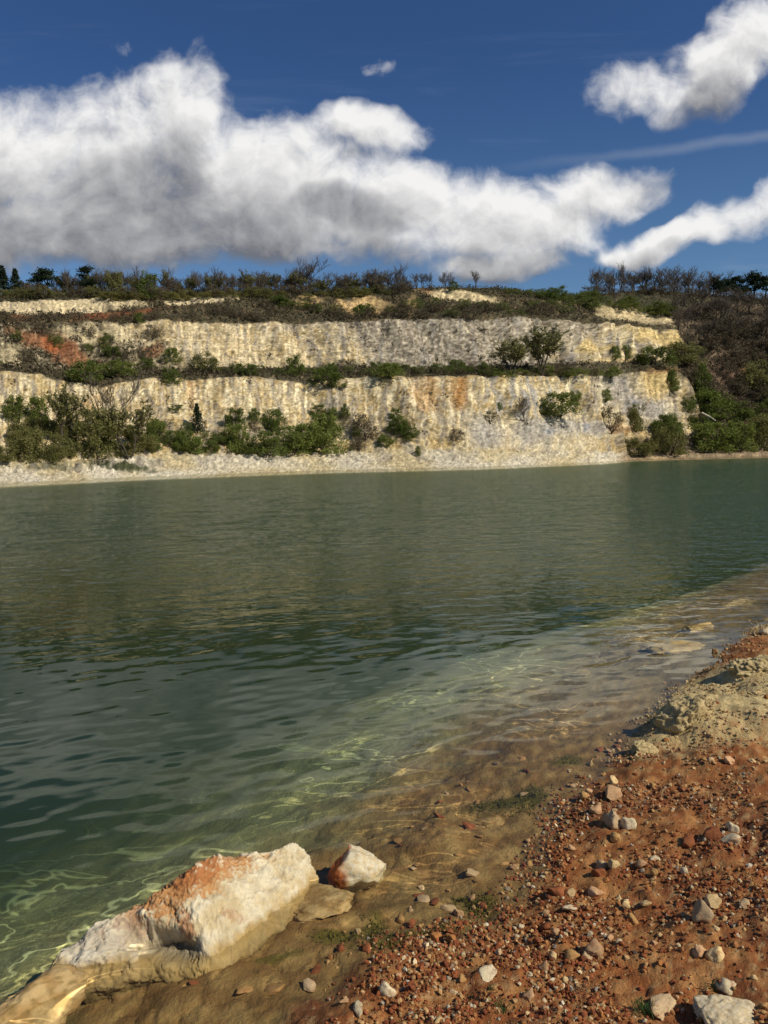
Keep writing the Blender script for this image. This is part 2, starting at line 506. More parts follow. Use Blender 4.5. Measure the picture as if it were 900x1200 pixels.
tag(link('water', mesh_np('water', WV, WF, m_water, True, np.stack([sh_] * 3, -1))), kind='structure')

# the turbid body of the lake below the clear top layer
m_murk, nt, out = new_mat('murky_water')
pv = nt.node('ShaderNodeVolumePrincipled')
pv.inputs['Color'].default_value = (.155, .245, .112, 1)
pv.inputs['Density'].default_value = 0.55
pv.inputs['Anisotropy'].default_value = 0.3
nt.l.new(pv.outputs[0], out.inputs['Volume'])
bm = bmesh.new(); bmesh.ops.create_cube(bm, size=1.0)
me = bpy.data.meshes.new('murky_water'); bm.to_mesh(me); bm.free(); me.materials.append(m_murk)
murk = link('murky_water', me); murk.scale = (420, 260, 7.0); murk.location = (0, 112, MURK_TOP - 3.5)
tag(murk, kind='structure')

# ------------------------------------------------------------------ hillside across the lake
CPX = np.arange(-620, 1560, 1.7)
def prof(pts): p = np.array(pts, float); return np.interp(CPX, p[:, 0], p[:, 1])
p_shore = prof([(-620, 590), (0, 566), (180, 558), (370, 551.5), (560, 547), (700, 541.5), (740, 538.5), (820, 536.3), (900, 534.5), (1560, 523)])
p_beach = prof([(-620, 550), (0, 541), (60, 540), (130, 537), (200, 533), (300, 532), (400, 530), (470, 527), (560, 528), (700, 530), (730, 531), (900, 528), (1560, 515)])
p_foot = prof([(-620, 505), (0, 500), (100, 500), (180, 492), (300, 490), (400, 488), (470, 487), (530, 480), (600, 492), (690, 491), (740, 495), (800, 500), (900, 495), (1560, 480)])
p_edge = prof([(-620, 436), (0, 437), (20, 438), (60, 443), (100, 450), (118, 455), (140, 447), (200, 444), (300, 442), (340, 446), (370, 450), (400, 443), (480, 442), (600, 441),
               (700, 440), (760, 435), (785, 436), (800, 445), (850, 452), (900, 452), (1560, 440)])
p_back = prof([(-620, 428), (0, 430), (100, 433), (200, 431), (300, 431), (400, 430), (500, 430), (600, 427), (700, 424), (760, 424), (800, 425), (900, 425), (1560, 415)])
p_top = prof([(-620, 382), (0, 378), (60, 376), (150, 377), (190, 375), (260, 380), (330, 379), (420, 377), (470, 374), (520, 372), (600, 372), (660, 376), (720, 381), (790, 387), (830, 393), (900, 392), (1560, 380)])
p_mid = prof([(-620, 370), (0, 369), (60, 369), (150, 364), (200, 358), (300, 353), (380, 371), (450, 371), (500, 353), (580, 355), (640, 366), (700, 368), (790, 376), (850, 372), (900, 368), (1560, 360)])
p_band = prof([(-620, 356), (0, 354), (60, 351), (150, 347), (200, 350), (290, 346), (350, 350), (400, 347), (450, 349), (500, 341), (580, 343), (640, 352), (700, 357), (790, 364), (850, 358), (900, 357), (1560, 350)])
p_sky = prof([(-620, 346), (0, 345), (100, 343), (200, 345), (300, 342), (380, 343), (450, 340), (500, 337), (580, 338), (620, 341), (660, 346), (720, 343), (760, 339), (830, 345), (900, 350), (1560, 345)])

sp0 = at_z(CPX, p_shore, 0.0)
Ys = sp0[:, 1]
Ys = np.where(CPX > 900, np.interp(900, CPX, Ys) - (CPX - 900) * .09, Ys)
rt = ss(760, 900, CPX)                                            # the scrubby slope that closes the pit on one side leans the other way
lean = -26 * ss(790, 1050, CPX)
KEY = [(None, Ys - 14), (p_shore, Ys), (p_beach, Ys + 7 + 5 * rt), (p_foot, Ys + 13 + 10 * rt), (p_edge, Ys + 18 + 16 * rt),
       (p_back, Ys + 27 + 14 * rt), (p_top, Ys + 35 + 20 * rt + lean), (p_mid, Ys + 50 + 16 * rt + lean), (p_band, Ys + 55 + 20 * rt + lean), (p_sky, Ys + 66 + 22 * rt + lean)]
NR = [8, 26, 60, 74, 22, 80, 32, 30, 26]
strata, segs = [], []
for s, (a, b) in enumerate(zip(KEY[:-1], KEY[1:])):
    n = NR[s]
    for i in range(n):
        t = i / n
        if a[0] is None:
            A = at_depth(CPX, p_shore, Ys); A[:, 1] -= 14 * (1 - t); A[:, 2] = A[:, 2] * t - 2.5 * (1 - t)
            strata.append(A)
        else:
            strata.append(at_depth(CPX, a[0] * (1 - t) + b[0] * t, a[1] * (1 - t) + b[1] * t))
        segs.append(s + t)
top = at_depth(CPX, p_sky, KEY[-1][1]); strata.append(top); segs.append(9.0)
for dy in (6, 15, 40, 100, 220):                                   # plateau behind the skyline
    A = top.copy(); A[:, 1] += dy; A[:, 0] *= 1 + dy / 160.0; A[:, 2] += -.05 * dy - .3; strata.append(A); segs.append(9.0 + dy / 1000)
HV = np.stack(strata); SEG = np.array(segs)[:, None] + 0 * CPX[None]
PXg = np.broadcast_to(CPX, SEG.shape)
# pixel height of every vertex, used only to lay out the patches of soil
def project(V):
    q = (V - np.array(CAM)) @ CMN
    return 450 + F_PX * q[..., 0] / -q[..., 2], 600 - F_PX * q[..., 1] / -q[..., 2]
_, PYg = project(HV)
hx, hy, hz = HV[..., 0], HV[..., 1], HV[..., 2]
# relief: buttresses and gullies on the faces, lumps on the benches
face = ss(2.1, 2.9, SEG) * ss(4.25, 3.9, SEG) + ss(4.8, 5.2, SEG) * ss(6.2, 5.9, SEG) + .7 * ss(6.9, 7.2, SEG) * ss(8.3, 7.9, SEG)
talus = ss(1.0, 1.4, SEG) * ss(3.0, 2.4, SEG)
al = hx * .78 + hy * .62
gul = fbm(al * .16, hz * .05, hy * .02, 2)
rough_ = fbm(al * .55, hz * .55, hy * .3, 4)
fine = fbm(al * 1.6, hz * 1.9, hy * .8, 3)
led = pn(al * .05, hz * 1.3, 5.0)
on = ss(1.02, 1.5, SEG) * ss(9.0, 8.7, SEG)
flute = fbm(al * .55, hz * .07, 21.0, 4)
upf = ss(4.8, 5.2, SEG)
dn = face * (1.8 * gul + .26 * flute + (.10 + .13 * upf) * rough_ + (.08 + .15 * upf) * fine + .22 * led) + (1 - face) * on * (.7 * gul + .40 * rough_ + .2 * fine) * ss(1.0, 2.2, SEG) + talus * ss(1.3, 2.2, SEG) * .55 * np.abs(gul)
nrm = np.array((.55, -.80, .22)); nrm /= np.linalg.norm(nrm)
HV = HV + dn[..., None] * nrm
HV[..., 2] += on * (1 - face) * .35 * fine
edge_n = np.where((SEG > 8.6) & (SEG < 9.01), .5 * fbm(al * .3, 1.0, 2.0, 3), 0); HV[..., 2] += edge_n

# colours
px, py = PXg, PYg
nl = fbm(px * .012, py * .03, 1.0, 4); nm_ = fbm(px * .05, py * .06, 2.0, 4); nf = fbm(px * .22, py * .22, 3.0, 3)
st = fbm(px * .13 + .8 * nl, py * .018, 4.0, 5, .6); st2 = fbm(px * .03, py * .006, 9.0, 3)
cream = mix((.45, .325, .145), (.63, .51, .295), ss(-.5, .5, nm_ + .5 * nf))
grey = np.array((.255, .22, .17)); brown = np.array((.085, .058, .034)); scrub = np.array((.075, .066, .036)); red = np.array((.24, .085, .035)); orange = np.array((.42, .23, .085))
def blob(cx, cy, rx, ry, a=0, soft=.5, n=.45):
    c, s = math.cos(R(a)), math.sin(R(a)); dx, dy = px - cx, py - cy
    q = ((dx * c + dy * s) / rx) ** 2 + ((-dx * s + dy * c) / ry) ** 2
    return ss(1 + soft, 1 - soft, np.sqrt(q) + n * (nm_ + .6 * nf))
C = mix(cream, grey, ss(-.10, .5, st + .45 * nf) * .8)
C = mix(C, (.70, .60, .40), ss(.15, .6, -st) * face * .6)
# lower face: warm with streaks
low = ss(2.9, 3.1, SEG) * ss(4.15, 4.0, SEG)
C = mix(C, orange, low * (.55 * blob(226, 458, 6, 22, 0) + .6 * blob(497, 462, 17, 26, 0) + .5 * blob(533, 458, 8, 24) + .75 * blob(541, 460, 7, 20) + .35 * blob(108, 480, 10, 26)))
C = mix(C, (.36, .33, .28), low * ss(550, 600, px) * ss(700, 640, px) * ss(-.2, .4, st) * .8)
C = mix(C, (.33, .30, .26), low * .8 * (blob(725, 455, 24, 20, 20) + blob(765, 478, 26, 22, 20)))
C = mix(C, (.55, .40, .17), low * blob(770, 450, 22, 16, -20) * .9)
# talus: pale with grey patches and brown scrub earth
tal = ss(2.0, 2.1, SEG) * ss(3.1, 2.9, SEG)
C = mix(C, (.22, .18, .13), tal * ss(.1, .55, nm_ + .4 * nf) * ss(545, 500, px) * .75)
C = mix(C, (.26, .235, .21), tal * .85 * (blob(570, 508, 18, 20, -20) + blob(622, 508, 18, 18, -15) + blob(660, 500, 24, 10) + blob(700, 502, 18, 8)))
C = mix(C, (.56, .50, .37), tal * ss(520, 560, px) * ss(720, 690, px) * .35)
# beach
bch = ss(2.08, 1.95, SEG)
C = mix(C, mix((.49, .395, .22), (.57, .50, .36), ss(-.4, .4, nl)), bch)
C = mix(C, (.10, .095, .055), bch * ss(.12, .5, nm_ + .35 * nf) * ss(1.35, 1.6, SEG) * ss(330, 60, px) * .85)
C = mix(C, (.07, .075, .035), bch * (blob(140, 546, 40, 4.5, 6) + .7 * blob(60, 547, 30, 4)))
C = mix(C, (.30, .26, .20), bch * ss(.25, .55, nm_ + .4 * nf) * ss(1.3, 1.5, SEG) * .7)
C = mix(C, (.27, .20, .12), bch * ss(715, 735, px))
C = mix(C, (.50, .36, .20), bch * ss(735, 760, px) * ss(1.7, 1.3, SEG) * ss(-.2, .5, nm_) * .8)
# ledge earth
ledg = ss(3.96, 4.06, SEG + .05 * nm_) * ss(5.12, 4.95, SEG + .12 * nm_)
C = mix(C, mix(scrub, (.16, .12, .07), ss(0, .6, nf)), ledg)
# upper face
up = ss(4.9, 5.05, SEG) * ss(6.1, 5.98, SEG)
C = mix(C, (.56, .44, .25), up * ss(430, 250, px + 60 * nl) * .5)
C = mix(C, mix((.22, .185, .14), (.40, .345, .255), ss(-.3, .5, nf)), up * ss(360, 440, px + 90 * nl + (py - 405) * -1.2) * ss(720, 640, px + 50 * nl) * .85)
C = mix(C, (.24, .215, .18), up * ss(.05, .6, st + .4 * nf) * .55)
C = mix(C, (.60, .44, .18), up * (.8 * blob(690, 408, 16, 9) + .8 * blob(770, 395, 40, 10, 10) + .6 * blob(715, 425, 30, 6)))
# left slope above the lower face: earth, rubble and red slips
lft = ss(4.9, 5.05, SEG) * ss(6.2, 5.98, SEG) * ss(215, 120, px + 40 * nl + (py - 400) * -.9)
C = mix(C, mix((.10, .085, .05), (.33, .27, .17), ss(.05, .55, nf + .3 * nm_)), lft * .93)
C = mix(C, (.58, .47, .27), ss(.3, .5, lft + 0) * 0 + up * (.8 * blob(75, 388, 11, 11, 20) + .8 * blob(105, 390, 10, 14) + .8 * blob(142, 390, 12, 14) + .6 * blob(155, 425, 8, 8) + .5 * blob(10, 420, 14, 14)))
C = mix(C, (.23, .105, .050), up * (.95 * blob(80, 412, 34, 13, 35) + .9 * blob(42, 397, 30, 8, 15) + .75 * blob(181, 410, 13, 7) + .6 * blob(122, 405, 5, 9, -30)))
# upper bench and band
bn = ss(5.97, 6.03, SEG + .03 * nm_)
C = mix(C, mix(scrub, (.13, .095, .05), ss(-.1, .5, nf + .3 * nm_)), bn)
C = mix(C, red * .9, bn * ss(7.1, 6.6, SEG) * (.95 * blob(130, 368, 55, 5, -6, .4, .3) + .5 * blob(20, 373, 30, 4) + .4 * blob(210, 358, 40, 4, -8)))
bandm = ss(6.98, 7.06, SEG + .05 * nm_) * ss(8.05, 7.95, SEG + .06 * nm_)
C = mix(C, mix((.62, .50, .29), (.30, .25, .17), ss(.1, .6, nf + .5 * st)), bandm * (blob(75, 357, 95, 12, -2, .3) + blob(235, 351, 50, 7, -5, .3)))
C = mix(C, mix((.56, .38, .17), (.30, .22, .13), ss(.15, .6, nf)), bn * (.95 * blob(425, 358, 28, 14, 10, .4, .6) + .7 * blob(362, 353, 14, 7) + .7 * blob(482, 358, 5, 10)))
C = mix(C, (.62, .49, .27), bn * (blob(540, 347, 42, 6, 8, .35) + .8 * blob(740, 366, 55, 4, 8) + .8 * blob(755, 375, 50, 4, 8)))
C = mix(C, (.26, .10, .04), bn * .8 * (blob(452, 341, 14, 3) + blob(890, 361, 18, 4) + .6 * blob(500, 341, 10, 3)))
# scrub slope at the end of the pit
end = ss(788, 815, px + 22 * nm_ - (py - 450) * .28) * ss(1.5, 2.2, SEG)
end = np.maximum(end, ss(690, 760, px + 20 * nm_) * ss(505, 520, py + 6 * nm_) * ss(1.9, 2.1, SEG))
C = mix(C, mix((.080, .063, .040), (.130, .095, .058), ss(-.3, .4, nf + .4 * nm_)), end)
C = mix(C, (.16, .10, .065), end * (.8 * blob(852, 440, 18, 26, -25) + .6 * blob(872, 434, 8, 5)))
C = mix(C, (.25, .13, .05), .7 * (blob(725, 503, 15, 6) + .7 * blob(775, 434, 18, 3)) + end * .7 * blob(872, 434, 6, 4))
C = mix(C, (.055, .052, .028), ss(8.0, 8.2, SEG) * (1 - np.clip(blob(540, 347, 42, 6, 8, .35), 0, 1)) * .8)
g2 = fbm(px * .5, py * .5, 41.0, 3); g3 = fbm(px * .30, py * .035, 43.0, 4)
bed_ = pn(px * .006, (py + 6 * nl) * .42, 47.0)
C = C * np.clip(1 + .55 * g2 + (.60 * g3 + .30 * bed_ * upf) * face, .35, 1.6)[..., None]
C = C * np.clip(1 + .35 * nf - .30 * face * ss(.15, .55, fbm(px * .16, py * .22, 31.0, 3)), .25, 1.5)[..., None]
m_hill = rocky('chalk_hillside', attr=True, vary=.85, scales=(1.8, 6.0), bump=((.9, .10), (4.0, .10)), rough=.95, spec=.1)
HF = grid_faces(*SEG.shape)
sf = SEG.ravel()[HF].mean(1)
for nm, keep in (('far_shore', sf < 2), ('lower_cliff', (sf >= 2) & (sf < 4.05)), ('upper_cliff', (sf >= 4.05) & (sf < 6.02)), ('hilltop', sf >= 6.02)):
    tag(link(nm, sub_mesh(nm, HV, HF, keep, m_hill, C)), kind='structure')

_q, PYd = project(HV)
ci0 = int(np.argmin(np.abs(CPX)))


def hill_at(px_, py_):
    """point of the hillside that appears at this place of the photograph"""
    c = int(round((px_ - CPX[0]) / 1.7)); c = min(max(c, 0), len(CPX) - 1)
    colpy = PYd[8:-5, c]
    i = int(np.argmin(np.abs(colpy - py_))) + 8
    return Vector(HV[i, c]) - Vector((0, 0, .15))


# ------------------------------------------------------------------ vegetation prototypes (metres, about 1 m crown units scaled later)
m_bark = rocky('grey_bark', (.075, .060, .045), .5, (4, 20), bump=((12, .01),))
m_green = leafy('green_leaves', (.135, .175, .034), (.235, .265, .064))
m_dark = leafy('dark_green_leaves', (.095, .128, .026), (.175, .205, .050), .36)
m_olive = leafy('olive_leaves', (.160, .160, .048), (.255, .240, .084))
m_brown = leafy('dry_brown_leaves', (.095, .074, .044), (.165, .130, .076), .1)
m_twig = leafy('bare_twigs', (.085, .068, .050), (.150, .120, .088), .0)
m_needle = leafy('pine_needles', (.020, .034, .016), (.040, .058, .026), .2)


def tubes(segs_, sides=4):
    """segs: list of (p0, p1, r0, r1)"""
    V, Fc = [], []
    for p0, p1, r0, r1 in segs_:
        p0, p1 = np.array(p0, float), np.array(p1, float)
        d = p1 - p0; L = np.linalg.norm(d)
        if L < 1e-6: continue
        d /= L
        a = np.cross(d, (0, 0, 1) if abs(d[2]) < .9 else (1, 0, 0)); a /= np.linalg.norm(a); b = np.cross(d, a)
        base = len(V)
        for p, r in ((p0, r0), (p1, r1)):
            for k in range(sides):
                t = 2 * math.pi * k / sides
                V.append(p + r * (math.cos(t) * a + math.sin(t) * b))
        for k in range(sides):
            k2 = (k + 1) % sides
            Fc.append((base + k, base + k2, base + sides + k2, base + sides + k))
    return np.array(V), np.array(Fc)


def leaves(centres, size, seed, up=.0, stretch=1.0):
    r = np.random.default_rng(seed)
    n = len(centres)
    a = r.normal(size=(n, 3)); a[:, 2] += up; a /= np.linalg.norm(a, axis=1)[:, None]
    t = r.normal(size=(n, 3)); b = np.cross(a, t); b /= np.linalg.norm(b, axis=1)[:, None]
    s = size * r.uniform(.55, 1.35, n)[:, None]
    c = np.asarray(centres)
    V = np.stack([c - a * s * stretch, c + b * s * .5, c + a * s * stretch, c - b * s * .5], 1).reshape(-1, 3)
    return V, np.arange(4 * n).reshape(n, 4)


def bush_crown(name, seed, mat, n=1100, leaf=.075, ncl=16, flat=1.0, top_narrow=.0, mesh_lo=.0):
    """uneven heap of leaf clumps about 1 m wide and 1 m high, open to the ground"""
    r = np.random.default_rng(seed)
    cs, rad = [], []
    for k in range(ncl):
        h = r.uniform(mesh_lo, .86)
        w = (.40 * (1 - h ** 2 * (.55 + top_narrow)) + .04)
        ang = r.uniform(0, 2 * math.pi); q = w * math.sqrt(r.uniform(.05, 1))
        cs.append((q * math.cos(ang), q * math.sin(ang), h)); rad.append(r.uniform(.07, .16) * (1.2 - .5 * h))
    cs = np.array(cs); rad = np.array(rad)
    k = r.integers(0, ncl, n)
    d = r.normal(size=(n, 3)); d /= np.linalg.norm(d, axis=1)[:, None]
    pts = cs[k] + d * (rad[k] * r.uniform(.25, 1.0, n) ** .6 * np.where(r.random(n) < .14, 1.75, 1.0))[:, None] * np.array((1, 1, 1.2 * flat))
    pts[:, 2] = np.abs(pts[:, 2])
    V, Fq = leaves(pts, leaf, seed + 1, .7)
    return mesh_np(name, V, Fq, mat, False), cs


def bush_stems(name, cs, seed):
    r = np.random.default_rng(seed)
    sg = []
    for c in cs[:: max(1, len(cs) // 7)]:
        b = np.array((r.uniform(-.05, .05), r.uniform(-.05, .05), -.12))
        m = (b + c) / 2 + r.normal(size=3) * .04
        sg += [(b, m, .018, .012), (m, c, .012, .005)]
    V, Fq = tubes(sg)
    return mesh_np(name, V, Fq, m_bark)


def branch_tree(seed, h=1.0, spread=.35, levels=4, r0=.022, nmain=1, up=.55, twig=.0035):
    r = np.random.default_rng(seed); trunk, twigs, tips = [], [], []
    def grow(p, d, L, rad, lev):
        nseg = 3
        for s in range(nseg):
            d2 = d + r.normal(size=3) * .14; d2[2] += .05; d2 /= np.linalg.norm(d2)
            q = p + d2 * L / nseg
            r2 = max(rad * (.80), twig)
            (trunk if lev == 0 else twigs).append((p, q, rad, r2))
            if lev < levels and (s > 0 or lev > 0):
                for c in range(2 if lev < 3 else 2):
                    ang = r.uniform(0, 2 * math.pi); side = np.array((math.cos(ang), math.sin(ang), 0))
                    dd = d2 * up + side * spread * 1.6 + np.array((0, 0, .30)); dd /= np.linalg.norm(dd)
                    grow(q, dd, L * r.uniform(.42, .62), max(r2 * .55, twig), lev + 1)
            p, d, rad = q, d2, r2
        tips.append(p)
    for k in range(nmain):
        a = 2 * math.pi * k / max(nmain, 1)
        d0 = np.array((math.cos(a) * .25 * (nmain > 1), math.sin(a) * .25 * (nmain > 1), 1.0)); d0 /= np.linalg.norm(d0)
        grow(np.array((0, 0, -.05)), d0, h * r.uniform(.55, .68), r0, 0)
    return trunk, twigs, np.array(tips)


PROTO = {}


def add_proto(kind, parts_):
    PROTO.setdefault(kind, []).append(parts_)


for s in range(5):
    for kind, mt in (('green', m_green), ('dark', m_dark), ('olive', m_olive), ('brown', m_brown)):
        c, cs = bush_crown(kind + '_crown', 100 + 10 * s + len(kind), mt, n=4200 if kind != 'brown' else 2200, leaf=.027 if kind != 'brown' else .025, ncl=48)
        add_proto(kind, [('trunk', bush_stems(kind + '_stems', cs, 7 + s)), ('crown', c)])
for s in range(4):
    tr_, tw, tips = branch_tree(200 + s, 1.0, .34, 3, .020, 3, .62)
    V, Fq = tubes(tr_); t1 = mesh_np('bare_trunk', V, Fq, m_bark)
    V, Fq = tubes(tw, 3); t2 = mesh_np('bare_crown', V, Fq, m_twig)
    add_proto('bare', [('trunk', t1), ('crown', t2)])
for s in range(4):                                  # feathery: thin leaves along upright twigs
    tr_, tw, tips = branch_tree(300 + s, 1.0, .30, 3, .018, 3, .66)
    r = np.random.default_rng(s)
    ends = np.array([t[1] for t in tw]); mids = np.array([(np.array(t[0]) + t[1]) / 2 for t in tw])
    pts = np.concatenate([ends, mids]); pts = pts[r.permutation(len(pts))[:1500]] + r.normal(size=(min(1500, len(pts)), 3)) * .02
    V1, F1_ = tubes(tw, 3); V2, F2_ = leaves(pts, .026, 50 + s, .8, 1.3)
    me1 = mesh_np('feathery_twigs', V1, F1_, m_twig)
    V, Fq = tubes(tr_)
    add_proto('feathery', [('trunk', mesh_np('feathery_trunk', V, Fq, m_bark)), ('branches', me1), ('crown', mesh_np('feathery_crown', V2, F2_, m_olive, False))])
for s in range(3):                                  # conifers
    r = np.random.default_rng(400 + s); pts = []
    for k in range(26):
        h = .12 + .86 * k / 25; w = (.36 * (1 - h) + .025) * r.uniform(.7, 1.15)
        for j in range(9):
            a = r.uniform(0, 2 * math.pi)
            for q in np.linspace(.25, 1, 6):
                pts.append((w * q * math.cos(a) + r.normal() * .012, w * q * math.sin(a) + r.normal() * .012, h - .10 * q * w / .3 + r.normal() * .012))
    V2, F2_ = leaves(pts, .034, s, .4, 1.2)
    V, Fq = tubes([((0, 0, -.1), (0, 0, .5), .022, .014), ((0, 0, .5), (0, 0, .99), .014, .003)], 6)
    add_proto('conifer', [('trunk', mesh_np('conifer_trunk', V, Fq, m_bark)), ('crown', mesh_np('conifer_crown', V2, F2_, m_needle, False))])
for s in range(3):                                  # spreading pines
    r = np.random.default_rng(450 + s); pts = []; sg = [((0, 0, -.1), (.02, 0, .55), .03, .02), ((.02, 0, .55), (0, .01, .92), .02, .006)]
    for k in range(15):
        h = r.uniform(.32, .96); a = r.uniform(0, 2 * math.pi); w = r.uniform(.08, .38) * (1.15 - .75 * h)
        c = np.array((w * math.cos(a), w * math.sin(a), h))
        sg.append(((0, 0, h - .08), c, .010, .004))
        pts.append(c + r.normal(size=(110, 3)) * np.array((.072, .072, .040)))
    V2, F2_ = leaves(np.concatenate(pts), .032, s + 9, .5, 1.2)
    V, Fq = tubes(sg, 5)
    add_proto('pine', [('trunk', mesh_np('pine_trunk', V, Fq, m_bark)), ('crown', mesh_np('pine_crown', V2, F2_, m_needle, False))])

NAME = dict(green='shrub', dark='shrub', olive='shrub', brown='shrub', bare='bare_tree', feathery='slender_tree', conifer='conifer', pine='pine_tree')
CAT = dict(green='shrub', dark='shrub', olive='shrub', brown='shrub', bare='bare tree', feathery='tree', conifer='conifer', pine='pine tree')


QUEUE = []


def plant(kind, px_, py_, w, h, label, group=None, i=None, now=False):
    """w, h: size in photo pixels at the plant's own distance"""
    if NAME[kind] == 'shrub' and i is None and not now:
        QUEUE.append((w * h, (kind, px_, py_, w, h, label, group))); return
    p = hill_at(px_, py_)
    m = (p - CAM).length / F_PX
    v = PROTO[kind]; parts_ = v[random.randrange(len(v)) if i is None else i % len(v)]
    wide = {'bare': .62, 'feathery': .62, 'conifer': .62, 'pine': .72}.get(kind, .92)
    o = empty(NAME[kind], p, random.uniform(0, 6.28), (w * m / wide, w * m / wide, h * m * 1.04))
    tag(o, label, CAT[kind], group)
    for nm, me_ in parts_: link(nm, me_, o)
    return o


